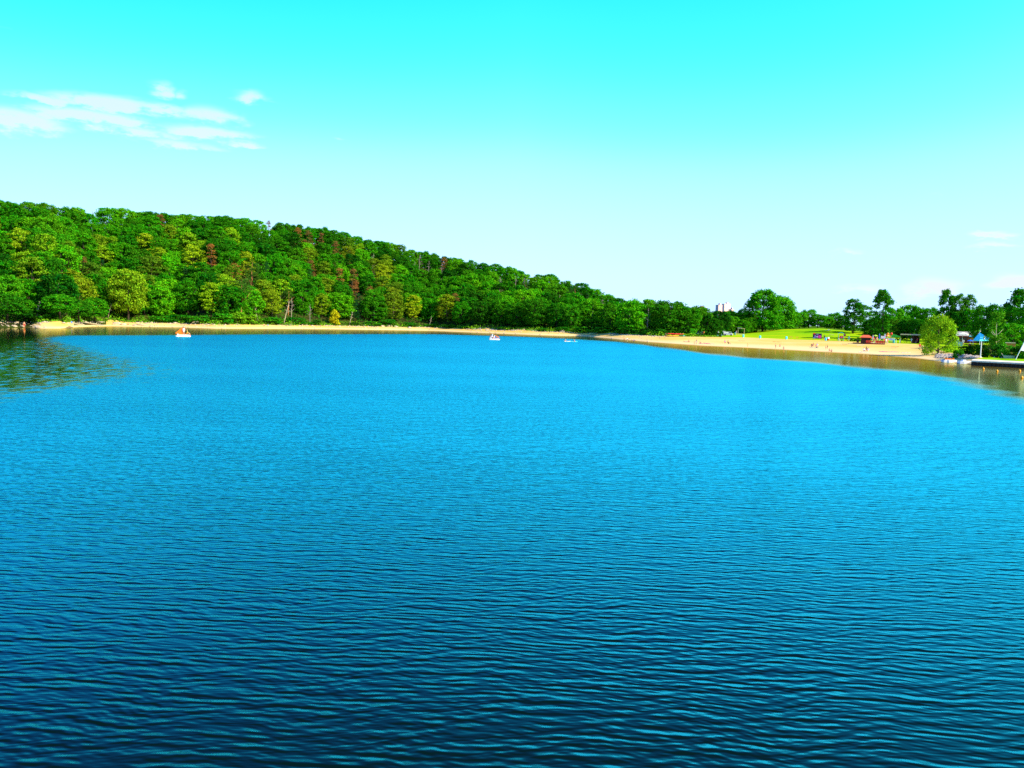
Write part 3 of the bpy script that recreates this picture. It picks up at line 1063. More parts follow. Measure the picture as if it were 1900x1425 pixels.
G1, G2, G3, G4 = (.045, .27, .005), (.065, .33, .006), (.028, .18, .005), (.1, .3, .008)
PARK = 'trees in the park behind the beach'
T = [  # kind, px, top, Y, width px, colour, label, proto height, proto width
    ('maple', 1415, 538, 364, 62, G1, 'tall dense maple with a pointed top at the left end of the lawn', 19.6, 13.4),
    ('maple', 1446, 550, 388, 54, G2, 'rounder bright maple just behind the tall dense maple', 19.6, 13.4),
    ('oak', 1466, 574, 392, 36, G1, 'low oak at the right foot of the two big maples', 12, 10),
    ('oak', 1483, 579, 400, 34, G2, 'leftmost oak of the row along the top of the lawn', 12, 10),
    ('oak', 1500, 574, 404, 36, G2, 'tallest light green oak of the row along the top of the lawn', 12, 10),
    ('oak', 1517, 583, 398, 34, G1, 'oak behind the dark billboard on top of the lawn', 12, 10),
    ('oak', 1534, 586, 398, 36, G2, 'small oak straight above the white sheet on the lawn', 12, 10),
    ('oak', 1548, 580, 408, 34, G1, 'dark oak right of the white sheet on top of the lawn', 12, 10),
    ('oak', 1562, 586, 396, 34, G3, 'low oak behind the playground tower', 12, 10),
    ('oak', 1378, 572, 470, 24, (.03, .14, .04), 'distant round oak on the skyline right of the apartment block', 12, 10),
    ('oak', 1360, 580, 455, 26, (.03, .16, .03), 'distant oak below the apartment block', 12, 10),
    ('oak', 1395, 582, 450, 26, (.03, .16, .03), 'distant oak half hidden by the tall dense maple', 12, 10),
    ('locust', 1378, 594, 362, 40, (.09, .2, .008), 'low olive tree behind the wooden pergola', 12.8, 9.4),
    ('locust', 1352, 597, 352, 30, (.06, .19, .006), 'low green tree behind the white van', 12.8, 9.4),
    ('poplar', 1583, 555, 330, 40, G3, 'airy dark poplar casting a long shadow on the lawn', 16.6, 7.6),
    ('locust', 1604, 566, 336, 40, (.05, .22, .006), 'light airy tree between the two poplars', 12.8, 9.4),
    ('poplar', 1636, 537, 284, 42, G3, 'tall lumpy poplar behind the red terrace', 16.6, 7.6),
    ('oak', 1622, 590, 300, 44, G3, 'low spreading oak behind the red-roofed kiosk', 12, 10),
    ('oak', 1660, 571, 335, 42, G2, 'bright oak right of the tall lumpy poplar', 12, 10),
    ('oak', 1681, 565, 345, 40, G2, 'highest oak above the dark beach shelter', 12, 10),
    ('oak', 1700, 568, 335, 42, G1, 'oak above the right end of the dark beach shelter', 12, 10),
    ('oak', 1722, 572, 330, 40, G1, 'oak behind the left half of the yellow-green willow', 12, 10),
    ('oak', 1690, 590, 300, 50, G3, 'dark low oak straight behind the beach shelter', 12, 10),
    ('oak', 1664, 592, 305, 40, (.06, .2, .006), 'olive oak behind the green marquee', 12, 10),
    ('poplar', 1752, 537, 290, 34, G3, 'tall dark poplar directly above the yellow-green willow', 16.6, 7.6),
    ('locust', 1775, 545, 285, 34, (.05, .2, .008), 'airy tree with an open top right of the tall dark poplar', 12.8, 9.4),
    ('locust', 1794, 547, 285, 34, (.05, .2, .008), 'airy flat-topped tree above the grey café roof', 12.8, 9.4),
    ('oak', 1770, 575, 286, 50, G3, 'dark oak behind the left end of the café', 12, 10),
    ('oak', 1800, 573, 282, 46, G1, 'leafy oak behind the middle of the café', 12, 10),
    ('oak', 1822, 568, 250, 46, G1, 'oak above the blue café tent', 12, 10),
    ('oak', 1842, 566, 245, 46, G3, 'dark oak right of the blue café tent', 12, 10),
    ('oak', 1862, 566, 235, 46, G1, 'oak left of the tall poplar at the right end', 12, 10),
    ('poplar', 1886, 536, 205, 56, G3, 'tall dark poplar at the far right end of the bank', 16.6, 7.6),
    ('oak', 1912, 560, 190, 70, G1, 'broad oak cut off beyond the white sail', 12, 10),
    ('oak', 1878, 600, 185, 60, G2, 'low bright oak behind the white sail', 12, 10),
    ('sapling', 1846, 578, 149, 40, (.07, .26, .008), 'slim tree with a forked pale trunk on the jetty grass', 10.6, 5.6),
    ('oak', 1735, 592, 300, 40, G1, 'low oak hidden behind the willow crown', 12, 10),
    ('oak', 1640, 600, 320, 50, G3, 'dark low oak behind the yellow parasol', 12, 10),
]
for (k, px, top, Y, w, c, lab, h0, w0) in T:
    grown(k, px, top, Y, w, c, lab, h0, w0, 'tree', PARK)
for (px, top, off_, w, c, lab) in ((14, 548, 9, 62, G3, 'dark oak leaning over the shaded water at the far left'), (46, 556, 11, 50, G1, 'oak overhanging the shaded shore behind the standing bather'), (112, 548, 12, 58, G1, 'broad oak overhanging the sandy mound'), (146, 556, 9, 48, G3, 'dark oak overhanging the fallen logs'),
                                   (176, 552, 9, 50, G1, 'low oak overhanging the water right of the fallen logs'), (238, 500, 14, 66, (.16, .31, .008), 'largest pale yellow-green oak with drooping branches above the earth ledge')):
    Y = float(np.interp(flat_hit(px, 608)[0], kt, KN[0])) + off_
    o = grown('oak', px, top + 12, Y, w, c, lab, 11.9, 10.2, 'tree', 'trees on the wooded hillside')
    o.location.z += 2.0
pw = hit(1742, 656)
grown('willow', 1740, 585, pw.y, 72, (.21, .43, .01), 'yellow-green willow standing on the sand by the water', 9.4, 10.6)

# bushes along the top of the far bank, the hedge behind the jetty, the clipped bush by the kayaks
BU = [(262, 596, 26, 1), (300, 586, 46, 2), (335, 583, 50, 1), (372, 586, 46, 2), (415, 580, 48, 2), (440, 578, 44, 4), (468, 582, 42, 4), (505, 588, 42, 2), (548, 588, 40, 1), (570, 597, 26, 2), (585, 593, 28, 3),
      (655, 598, 24, 3), (690, 596, 34, 2), (720, 592, 40, 1), (760, 598, 30, 1), (800, 601, 30, 2), (835, 602, 32, 1), (865, 604, 26, 2), (935, 606, 26, 2), (1010, 608, 30, 1), (1045, 606, 34, 1), (1080, 606, 40, 2),
      (1120, 606, 40, 2), (1160, 608, 40, 1), (1200, 610, 30, 3), (1225, 610, 30, 1)]
BCOL = {1: (.02, .17, .005), 2: (.035, .24, .006), 3: (.015, .1, .004), 4: (.11, .3, .008)}
BADJ = {1: 'mid green', 2: 'bright green', 3: 'dark green', 4: 'yellow-green'}
BREF = [(281, 'below the orange earth ledge'), (390, 'behind the slide pedal boat'), (490, 'at the foot of the red-trunked pine'), (565, 'by the leaning pale trunk'), (670, 'beside the small yellow shrub'), (775, 'by the white boulders'), (900, 'left of the two-person pedal boat'),
        (970, 'behind the two-person pedal boat'), (1110, 'behind the two swimmers'), (1190, 'behind the sand spit'), (1300, 'left of the red kayaks')]
bcell = {}
for b in BU:
    bcell.setdefault((BADJ[b[3]], sname(BREF, b[0])), []).append(b)
for (adj, ref), L in bcell.items():
    for q, (px, top, w, c) in enumerate(L):
        t_ = flat_hit(px, 620)[0]
        Y = float(np.interp(t_, kt, KN[1])) + 1.5
        lab = adj + ' bush ' + ref + ('' if len(L) == 1 else (', left one' if q == 0 else (', right one' if q == len(L) - 1 else ', middle one')))
        grown('bush', px, top, Y, w, BCOL[c], lab, 3.3, 4.4, 'bush', 'bushes along the far bank')
t_ = flat_hit(621, 611)[0]
grown('shrub', 621, 572, float(np.interp(t_, kt, KN[1])) + .5, 20, (.42, .42, .008), 'small upright golden yellow shrub on the far bank', 3.7, 2.9, 'shrub')
grown('bush', 76, 575, float(np.interp(flat_hit(76, 611)[0], kt, KN[1])) + 4, 60, (.012, .09, .004), 'dark bush on the shaded left shore above the sandy mound', 3.3, 4.4, 'bush', 'bushes along the far bank')
p = hit(1283, 624)
grown('bush', 1283, 609, p.y + 1, 18, (.05, .34, .008), 'clipped round bush right of the red kayaks', 3.3, 4.4, 'bush')
HEDGE = [(1777, 648, 150, 24, 2), (1792, 641, 152, 28, 3), (1806, 638, 150, 26, 3), (1822, 640, 147, 26, 3), (1838, 641, 146, 28, 3), (1856, 636, 146, 30, 2), (1872, 641, 143, 34, 2), (1889, 641, 141, 30, 3), (1908, 640, 139, 36, 2)]
HREF = ['above the orange deckchair', 'left of the blue parasol', 'below the blue parasol', 'behind the white pole', 'left of the slim forked tree', 'right of the slim forked tree', 'behind the pale upturned boat', 'at the foot of the sail pole', 'beyond the sail at the far right']
for (px, top, Y, w, c), ref in zip(HEDGE, HREF):
    grown('bush', px, top, Y, w, BCOL[c], BADJ[c] + ' hedge bush ' + ref, 3.3, 4.4, 'bush', 'hedge behind the jetty')
for (px, top, w, ref) in ((1581, 627, 12, 'right of the playground slide'), (1592, 626, 12, 'left of the red-roofed kiosk')):
    pp = hit(px, 633.5)
    grown('bush', px, top, pp.y + 1, w, BCOL[3], 'small dark bush ' + ref, 3.3, 4.4, 'bush', 'small dark bushes by the kiosk')

# trunks that lean out of the wood at the shore
for (px, py, i, sc_, lab) in ((526, 603, 3, .95, 'leaning pale bare trunk on the far bank'), (66, 598, 3, .6, 'short pale trunk leaning out of the shaded left shore'), (200, 597, 3, .55, 'pale broken trunk leaning right of the dark shore trees'),
                              (541, 600, 0, .95, 'upright bare trunk right of the leaning pale trunk'), (575, 604, 0, .75, 'thin bare trunk beside the grey bushes of the far bank'), (480, 602, 4, .7, 'pale trunk leaning left by the yellow-green bushes'),
                              (648, 604, 3, .6, 'short leaning trunk right of the golden shrub'), (796, 604, 3, .5, 'short pale trunk above the white boulders')):
    t_ = flat_hit(px, py)[0]
    Y = float(np.interp(t_, kt, KN[1])) + 1.0
    q = Vector((t_ * Y, Y, float(hgt(t_, Y))))
    tree('bare', q, sc_, None, lab, 'tree', 'bare trunks at the shore', rz=0 if i != 4 else .3, i=i)
t_ = flat_hit(449, 611)[0]
Y = float(np.interp(t_, kt, KN[1])) + 3
q = Vector((t_ * Y, Y, float(hgt(t_, Y))))
tree('pine', q, 1.25, COLS['pine'], 'tallest red-trunked pine standing at the far bank', 'tree', None, i=1)

# ------------------------------------------------------------------ stones of the shore
def stone_mesh(seed):
    r = random.Random(seed)
    bm = bmesh.new()
    bmesh.ops.create_icosphere(bm, subdivisions=2, radius=1)
    for v in bm.verts:
        v.co *= 1 + .22 * math.sin(3 * v.co.x + seed) * math.cos(2.5 * v.co.y + 2 * seed) + r.uniform(-.09, .09)
        v.co.z *= .62
    me = bpy.data.meshes.new('boulder')
    bm.to_mesh(me)
    bm.free()
    me.materials.append(M_stone)
    return me


STONE = [stone_mesh(k) for k in range(5)]
rs = random.Random(8)
BOUL = [(217, 602, 1.3, 'pinkish boulder below the orange earth ledge'), (229, 603, 1.0, 'flat boulder right of the pinkish boulder'), (250, 604, .8, 'small pale boulder left of the slide pedal boat'), (118, 600, .55, 'white boulder on the sandy mound'),
        (126, 602, .5, 'grey boulder right of the sandy mound'), (70, 608, .8, 'small boulder at the water edge beside the bather'), (28, 606, .6, 'dark boulder on the shaded left shore'), (362, 600, 1.2, 'broad pale boulder behind the slide pedal boat'), (325, 600, 1.0, 'pale boulder left of the slide pedal boat'),
        (722, 606, 1.3, 'largest white boulder on the far bank'), (735, 607, 1.1, 'white boulder right of the largest one'), (710, 606, .9, 'white boulder left of the largest one'), (760, 609, 1.0, 'grey boulder right of the white boulders'), (1043, 616, 1.2, 'dark stump-like rock left of the two swimmers')]
for (px, py, s_, lab) in BOUL:
    q = hit(px, py)
    o = tag(link('boulder', STONE[rs.randrange(5)]), lab, 'boulder', 'boulders on the far bank')
    o.location = q + Vector((0, 0, .1 * s_))
    o.scale = (s_ * rs.uniform(.9, 1.3), s_ * .9, s_ * rs.uniform(.8, 1.1))
    o.rotation_euler = (0, 0, rs.uniform(0, 6))
# the loose band of smaller stones at the top of the sand
rb = np.random.default_rng(12)
V, F = [], []
base = [(v.co.x, v.co.y, v.co.z) for v in STONE[0].vertices]
bm0 = bmesh.new()
bmesh.ops.create_icosphere(bm0, subdivisions=1, radius=1)
icov = np.array([v.co[:] for v in bm0.verts])
icof = [tuple(v.index for v in f.verts) for f in bm0.faces]
bm0.free()


def stones(name, pts, smin, smax, m, label, parent=None):
    V, F = [], []
    for (x, y, z) in pts:
        s_ = rb.uniform(smin, smax)
        vv = icov * (1 + rb.normal(size=(len(icov), 1)) * .12) * np.array([s_ * rb.uniform(.8, 1.5), s_, s_ * rb.uniform(.5, .8)]) + np.array([x, y, z])
        k = len(V)
        V += vv.tolist()
        F += [tuple(k + i for i in f) for f in icof]
    me = bpy.data.meshes.new(name)
    me.from_pydata(V, [], F)
    me.materials.append(m)
    o = link(name, me, parent)
    if parent is None:
        tag(o, label, 'stones', kind='stuff')
    else:
        o['kind'] = 'stuff'
    return o


P_ = []
for _ in range(1300):
    u = rb.uniform(-40, 1235)
    t_ = (u - 950) / FOC * .99
    D_, Ds_ = float(np.interp(t_, kt, KN[0])), float(np.interp(t_, kt, KN[1]))
    a = rb.uniform(.72, 1.06) if rb.uniform() < .75 else rb.uniform(.05, .8)
    if math.sin(u * .05) + math.sin(u * .021 + 1) < -.3 + (0 if a < .8 else -.5):
        continue
    Y = D_ + (Ds_ - D_) * a
    P_.append((t_ * Y, Y, float(hgt(t_, Y)) + .04))
stones('shore_stones', P_, .12, .42, M_stone, 'loose pale stones scattered along the far bank')
P_ = []
for _ in range(420):
    u = rb.uniform(1738, 1816)
    v = rb.uniform(657.5, 664.5)
    q = hit(u, v)
    P_.append((q.x, q.y, q.z + .05))
stones('riprap', P_, .16, .36, M_stone, 'grey stone riprap band between willow and jetty')
for (px, py, L, rz, lab) in ((158, 601, 9, -.25, 'long pale fallen log lying down to the water'), (178, 604, 6, -.15, 'shorter pale log beside the long fallen log'), (140, 603, 5, .3, 'dark fallen branch under the shore trees'), (262, 604, 4, .1, 'pale driftwood below the dark bushes')):
    q = hit(px, py)
    m = MB().tube([(-L / 2, 0, .35), (0, .1, .3), (L / 2, -.1, .15)], [.16, .2, .12], 8)
    for k in range(3):
        x = -L / 2 + L * (.25 + .22 * k)
        m.tube([(x, 0, .3), (x + .4, .2, .9)], [.06, .02], 5)
    o = tag(m.build('fallen_log', M_bark_pale, None, True), lab, 'log', 'fallen logs on the left shore')
    o.location = q
    o.rotation_euler = (0, 0, rz)

# ------------------------------------------------------------------ people
def body_mesh(name, J, E_, cloth):
    """J: joint -> (x,y,z,r); E_: edges; cloth(co) -> True where clothed"""
    me = bpy.data.meshes.new(name)
    keys = list(J)
    me.from_pydata([J[k][:3] for k in keys], [(keys.index(a), keys.index(b)) for a, b in E_], [])
    o = bpy.data.objects.new(name, me)
    COL.objects.link(o)
    md = o.modifiers.new('skin', 'SKIN')
    sv = me.skin_vertices[0].data
    for k, nme in enumerate(keys):
        sv[k].radius = (J[nme][3], J[nme][3] * (.78 if nme in ('chest', 'pelvis', 'belly') else 1))
        sv[k].use_root = nme == 'pelvis'
    ss = o.modifiers.new('sub', 'SUBSURF')
    ss.levels = ss.render_levels = 1
    dg = bpy.context.evaluated_depsgraph_get()
    out = bpy.data.meshes.new_from_object(o.evaluated_get(dg))
    out.name = name
    bpy.data.objects.remove(o)
    out.materials.clear()
    out.materials.append(M_skin)
    out.materials.append(M_cloth)
    for f in out.polygons:
        f.use_smooth = True
        f.material_index = 1 if cloth(f.center) else 0
    return out


EDG = [('pelvis', 'belly'), ('belly', 'chest'), ('chest', 'neck'), ('neck', 'head'), ('head', 'crown')]
for s_ in 'lr':
    EDG += [('pelvis', 'hip' + s_), ('hip' + s_, 'knee' + s_), ('knee' + s_, 'ankle' + s_), ('ankle' + s_, 'toe' + s_), ('chest', 'sh' + s_), ('sh' + s_, 'elbow' + s_), ('elbow' + s_, 'wrist' + s_), ('wrist' + s_, 'hand' + s_)]


def pose(c, side):
    J = dict(c)
    for k, v in side.items():
        J[k + 'l'] = (v[0], v[1], v[2], v[3])
        J[k + 'r'] = (-v[0], v[1], v[2], v[3])
    return J


STAND = pose({'pelvis': (0, 0, .95, .13), 'belly': (0, 0, 1.12, .125), 'chest': (0, .01, 1.33, .15), 'neck': (0, .01, 1.49, .055), 'head': (0, -.02, 1.62, .09), 'crown': (0, -.01, 1.71, .06)},
             {'hip': (.09, 0, .86, .09), 'knee': (.11, -.03, .48, .06), 'ankle': (.12, 0, .09, .042), 'toe': (.13, -.14, .03, .035), 'sh': (.19, .01, 1.41, .06), 'elbow': (.27, .03, 1.12, .042), 'wrist': (.27, -.06, .87, .03), 'hand': (.27, -.09, .78, .035)})
SIT = pose({'pelvis': (0, 0, .13, .13), 'belly': (0, .04, .29, .125), 'chest': (0, .09, .5, .15), 'neck': (0, .08, .66, .055), 'head': (0, .04, .79, .09), 'crown': (0, .05, .88, .06)},
           {'hip': (.1, -.05, .12, .09), 'knee': (.15, -.42, .44, .06), 'ankle': (.14, -.62, .09, .042), 'toe': (.15, -.75, .03, .035), 'sh': (.19, .09, .58, .06), 'elbow': (.24, -.08, .38, .042), 'wrist': (.16, -.3, .42, .03), 'hand': (.12, -.38, .44, .035)})
SEAT = pose({'pelvis': (0, 0, .55, .13), 'belly': (0, .03, .7, .125), 'chest': (0, .06, .92, .15), 'neck': (0, .06, 1.08, .055), 'head': (0, .02, 1.21, .09), 'crown': (0, .03, 1.3, .06)},
            {'hip': (.1, -.06, .54, .09), 'knee': (.13, -.45, .55, .06), 'ankle': (.13, -.55, .16, .042), 'toe': (.13, -.68, .1, .035), 'sh': (.19, .06, 1.0, .06), 'elbow': (.25, -.06, .76, .042), 'wrist': (.2, -.28, .7, .03), 'hand': (.18, -.36, .7, .035)})
LIE = pose({'pelvis': (0, 0, .12, .12), 'belly': (.0, .17, .12, .12), 'chest': (0, .4, .14, .14), 'neck': (0, .56, .17, .055), 'head': (0, .69, .2, .09), 'crown': (0, .78, .22, .06)},
           {'hip': (.09, -.08, .11, .085), 'knee': (.12, -.47, .16, .06), 'ankle': (.13, -.86, .07, .042), 'toe': (.14, -.95, .1, .035), 'sh': (.19, .46, .13, .06), 'elbow': (.33, .24, .08, .042), 'wrist': (.3, 0, .07, .03), 'hand': (.28, -.09, .07, .035)})
SWIM = pose({'pelvis': (0, .35, -.2, .12), 'belly': (0, .22, -.13, .12), 'chest': (0, .05, .0, .14), 'neck': (0, -.06, .17, .055), 'head': (0, -.1, .31, .095), 'crown': (0, -.09, .4, .065)},
            {'hip': (.1, .42, -.24, .085), 'knee': (.12, .8, -.32, .06), 'ankle': (.12, 1.2, -.35, .042), 'toe': (.12, 1.32, -.36, .035), 'sh': (.19, .02, .06, .06), 'elbow': (.36, -.2, .04, .042), 'wrist': (.28, -.45, .05, .03), 'hand': (.24, -.54, .05, .035)})
POSES = {'stand': STAND, 'sit': SIT, 'seat': SEAT, 'lie': LIE, 'swim': SWIM}


def seg_d(co, a, b):
    a, b = Vector(a[:3]), Vector(b[:3])
    t_ = max(0, min(1, (co - a).dot(b - a) / (b - a).length_squared))
    return (co - (a + (b - a) * t_)).length


def cloth_fn(J, kind):
    def f(co):
        d = min(seg_d(co, J['hipl'], J['pelvis']), seg_d(co, J['hipr'], J['pelvis']))
        if kind == 'trunks':
            return d < .155
        if kind == 'shirt':
            return d < .15 or seg_d(co, J['pelvis'], J['chest']) < .2 or min(seg_d(co, J['shl'], J['elbowl']), seg_d(co, J['shr'], J['elbowr'])) < .085
        return False
    return f


BODY = {}
for pn, J in POSES.items():
    for ck in ('trunks', 'shirt'):
        BODY[pn, ck] = body_mesh('person', J, EDG, cloth_fn(J, ck))


def hair_mesh(J):
    h, c = Vector(J['head'][:3]), Vector(J['crown'][:3])
    up = (c - h).normalized()
    bm = bmesh.new()
    bmesh.ops.create_uvsphere(bm, u_segments=12, v_segments=8, radius=.108)
    bmesh.ops.delete(bm, geom=[v for v in bm.verts if v.co.z < -.02 and v.co.y < .03 or v.co.z < -.07], context='VERTS')
    rot = Vector((0, 0, 1)).rotation_difference(up).to_matrix()
    for v in bm.verts:
        v.co = rot @ v.co + h + up * .04 + Vector((0, .012, 0))
    me = bpy.data.meshes.new('hair')
    bm.to_mesh(me)
    bm.free()
    me.materials.append(M_hair)
    for f_ in me.polygons:
        f_.use_smooth = True
    return me


HAIR = {pn: hair_mesh(J) for pn, J in POSES.items()}


def person(pn, ck, loc, rz, col, label, s_=1.0, hair=(.05, .025, .012), group=None):
    o = tag(link('person', BODY[pn, ck]), label, 'person', group)
    o.location = loc
    o.rotation_euler = (0, 0, rz)
    o.scale = (s_,) * 3
    o.color = (*col, 1)
    h = link('hair', HAIR[pn], o)
    h.color = (*hair, 1)
    return o


WHITE, REDC, PINKC, BLUEC, BLACKC, TEALC, ORC, YELC = (.8, .8, .8), (.6, .03, .03), (.75, .2, .35), (.03, .2, .7), (.015, .015, .02), (.03, .4, .42), (.75, .22, .03), (.75, .6, .08)
BLOND = (.5, .32, .1)
BATH = 'bathers on the beach'
q = hit(53, 607)
person('stand', 'trunks', (q.x, q.y - 2.0, -.25), face(q) + .3, REDC, 'bather in red trunks standing in the shallows at the left shore', 1.08, group=None)
PEOPLE = [  # px, py of the base, pose, clothes, turn, colour, scale, label
    (133, 603, 'seat', 'shirt', .4, BLUEC, 1, 'person in blue sitting under the dark trees of the left shore'),
    (238, 603, 'sit', 'trunks', -.4, REDC, 1, 'person in red sitting beside the bush below the earth ledge'),
    (490, 605, 'sit', 'trunks', .3, PINKC, 1, 'person in pink sitting on the far bank below the pine'),
    (497, 605.5, 'sit', 'shirt', -.5, BLUEC, 1, 'person in blue sitting on the far bank next to one in pink'),
    (1158, 630, 'sit', 'trunks', .2, BLACKC, .9, 'leftmost bather sitting at the tip of the sand spit'),
    (1164, 630.5, 'sit', 'shirt', .7, WHITE, .9, 'bather in white sitting in the middle of the sand spit'),
    (1176, 632, 'lie', 'trunks', 1.4, BLUEC, 1, 'bather lying at the right end of the sand spit'),
    (1235, 624, 'seat', 'shirt', .8, BLACKC, .9, 'person in black crouching at the left end of the kayak rack'),
    (1273, 634.5, 'lie', 'trunks', 1.2, WHITE, 1, 'bather lying on the sand below the clipped round bush'),
    (1278, 635, 'sit', 'trunks', .3, BLACKC, .9, 'bather in black sitting on the sand below the clipped round bush'),
    (1288, 640.5, 'stand', 'trunks', 1.3, BLACKC, .65, 'child wading at the water edge below the dark cars'),
    (1292, 639, 'stand', 'trunks', -.8, WHITE, .8, 'taller child standing beside the wading child'),
    (1299, 637, 'sit', 'trunks', .5, BLACKC, .8, 'bather sitting alone right of the wading children'),
    (1311, 637.5, 'lie', 'trunks', 1.5, PINKC, 1, 'bather lying on the pale pink towel'),
    (1345, 636.5, 'sit', 'shirt', .2, PINKC, 1, 'person in pale pink sitting left of a dark-clad reclining person'),
    (1351, 638.5, 'sit', 'shirt', 1.2, BLACKC, 1.1, 'reclining person in black near the water below the white van'),
    (1387, 643.5, 'stand', 'trunks', .3, YELC, .55, 'small child at the water edge below the pergola'),
    (1439, 646.5, 'stand', 'trunks', .9, BLACKC, .7, 'child standing at the water edge below the tall dense maple'),
    (1447, 643.5, 'sit', 'trunks', 0, REDC, .8, 'child sitting on the sand behind the child at the water edge'),
    (1454, 648.3, 'sit', 'trunks', 0, WHITE, .8, 'child sitting in the shallows right of the child at the water edge'),
    (1506, 643.5, 'sit', 'shirt', .4, BLACKC, 1, 'dark-haired person sitting left of the teal beach cloth'),
    (1509, 642.5, 'sit', 'trunks', -.3, BLACKC, 1.1, 'bather sitting directly behind the teal beach cloth'),
    (1516, 643, 'sit', 'shirt', -.4, WHITE, 1.1, 'person in white sitting right of the teal beach cloth'),
    (1514.5, 645.5, 'sit', 'trunks', .9, REDC, .9, 'bather in red in front of the person in white'),
    (1532, 648.5, 'stand', 'trunks', 1.2, REDC, .62, 'child in red standing near the water below the blue barrel'),
    (1535, 647.5, 'stand', 'trunks', -.9, BLACKC, .62, 'child in black standing beside the child in red'),
    (1539, 652, 'sit', 'trunks', .2, WHITE, .8, 'child in white sitting at the water edge'),
    (1543, 653.2, 'sit', 'trunks', -.2, BLACKC, .75, 'child in black sitting at the water edge'),
    (1603, 652, 'sit', 'shirt', .1, WHITE, 1, 'leftmost of three people in a white group near the water'),
    (1607.5, 649.5, 'sit', 'shirt', .5, BLACKC, 1, 'dark-clad person at the back of the white group'),
    (1610.5, 652, 'sit', 'shirt', -.5, WHITE, 1, 'rightmost of three people in a white group near the water'),
    (1529.5, 631, 'stand', 'shirt', .3, BLACKC, 1.05, 'person in black standing left of the blue barrel'),
    (1575, 634, 'stand', 'shirt', -.3, TEALC, 1.1, 'person in a teal shirt standing right of the playground slide'),
    (1333, 623, 'stand', 'shirt', .2, WHITE, 1.15, 'person in white standing left of the white kiosk'),
    (1366, 622, 'stand', 'shirt', .2, (.25, .25, .3), 1.1, 'person in grey standing left of the wooden pergola'),
    (1306, 623, 'stand', 'shirt', .3, ORC, 1.0, 'person in orange standing in front of the dark cars'),
    (1691, 637, 'stand', 'shirt', .4, WHITE, 1.05, 'person in white standing before the dark beach shelter'),
    (1701.5, 637, 'stand', 'shirt', -.4, (.75, .12, .18), 1.05, 'person in pinkish red standing before the dark beach shelter'),
    (1699, 637, 'sit', 'trunks', .2, WHITE, 1, 'person sitting at the feet of the one in pinkish red'),
    (1706.5, 647, 'seat', 'shirt', .5, REDC, 1.1, 'dark-haired person in red sitting at the left edge of the willow'),
    (1777, 637.5, 'stand', 'shirt', .2, WHITE, 1.0, 'waiter in white behind the teal counter'),
    (1787, 640, 'stand', 'shirt', -.3, WHITE, 1.0, 'guest in white right of the teal counter'),
]
for (px, py, pn, ck, rz, col, s_, lab) in PEOPLE:
    q = hit(px, py)
    person(pn, ck, q - Vector((0, 0, .01)), face(q) + rz, col, lab, s_, BLOND if px % 3 < 1 else (.05, .025, .012), BATH if py > 630 else None)


def towel(px, py, w, l, rz, m, label):
    q = hit(px, py)
    mb = MB()
    nx_ = 8
    for i in range(nx_):
        x0, x1 = -w / 2 + w * i / nx_, -w / 2 + w * (i + 1) / nx_
        z = .03 + .025 * math.sin(i * 1.7)
        mb.box(((x0 + x1) / 2, 0, z), (w / nx_ * 1.02, l, .03))
    o = mb.build('beach_towel', m)
    tag(o, label, 'towel', 'towels on the sand')
    o.location = q
    o.rotation_euler = (0, 0, face(q) + rz)


towel(1655, 653, 5.5, 1.6, .3, M_pink, 'bright pink towel at the tip of the willow shadow')
towel(1311, 638, 4.2, 1.4, .1, M_pink, 'pale pink towel under a lying bather below the dark cars')
towel(1377, 632.5, 2.2, 1.2, .2, M_orange, 'small orange towel alone on the upper sand')
towel(1511, 645.5, 2.2, 1.5, -.2, M_teal, 'teal cloth spread in front of sitting bathers')
towel(1681, 654.5, 1.8, .9, .2, M_white, 'white towel in the shadow of the willow')
towel(1442, 634.5, 2.6, 1.2, .1, M_darkwood, 'brown blanket on the sand below the tall dense maple')
towel(1603, 653.5, 2.2, 1.4, .1, M_white, 'white towel of the group near the water')

# ------------------------------------------------------------------ boats on the water
def hull(L, W, H, m, parent, name='hull', y=0.0):
    b = MB()
    sec_ = [(-.5, .35, .5), (-.42, .8, .15), (-.2, 1, 0), (.15, 1, 0), (.38, .75, .18), (.5, .12, .55)]
    vs, fs = [], []
    for (x, w, k) in sec_:
        vs += [(x * L, y - W / 2 * w, H), (x * L, y - W / 2 * w * 1.0, H * k - .15), (x * L, y + W / 2 * w * 1.0, H * k - .15), (x * L, y + W / 2 * w, H)]
    for i in range(len(sec_) - 1):
        a, c = i * 4, i * 4 + 4
        fs += [(a + k, a + (k + 1) % 4, c + (k + 1) % 4, c + k) for k in range(4)]
    n_ = len(vs)
    fs += [(0, 1, 2, 3), (n_ - 4, n_ - 1, n_ - 2, n_ - 3)]
    b.add(vs, fs)
    return b.build(name, m, parent)


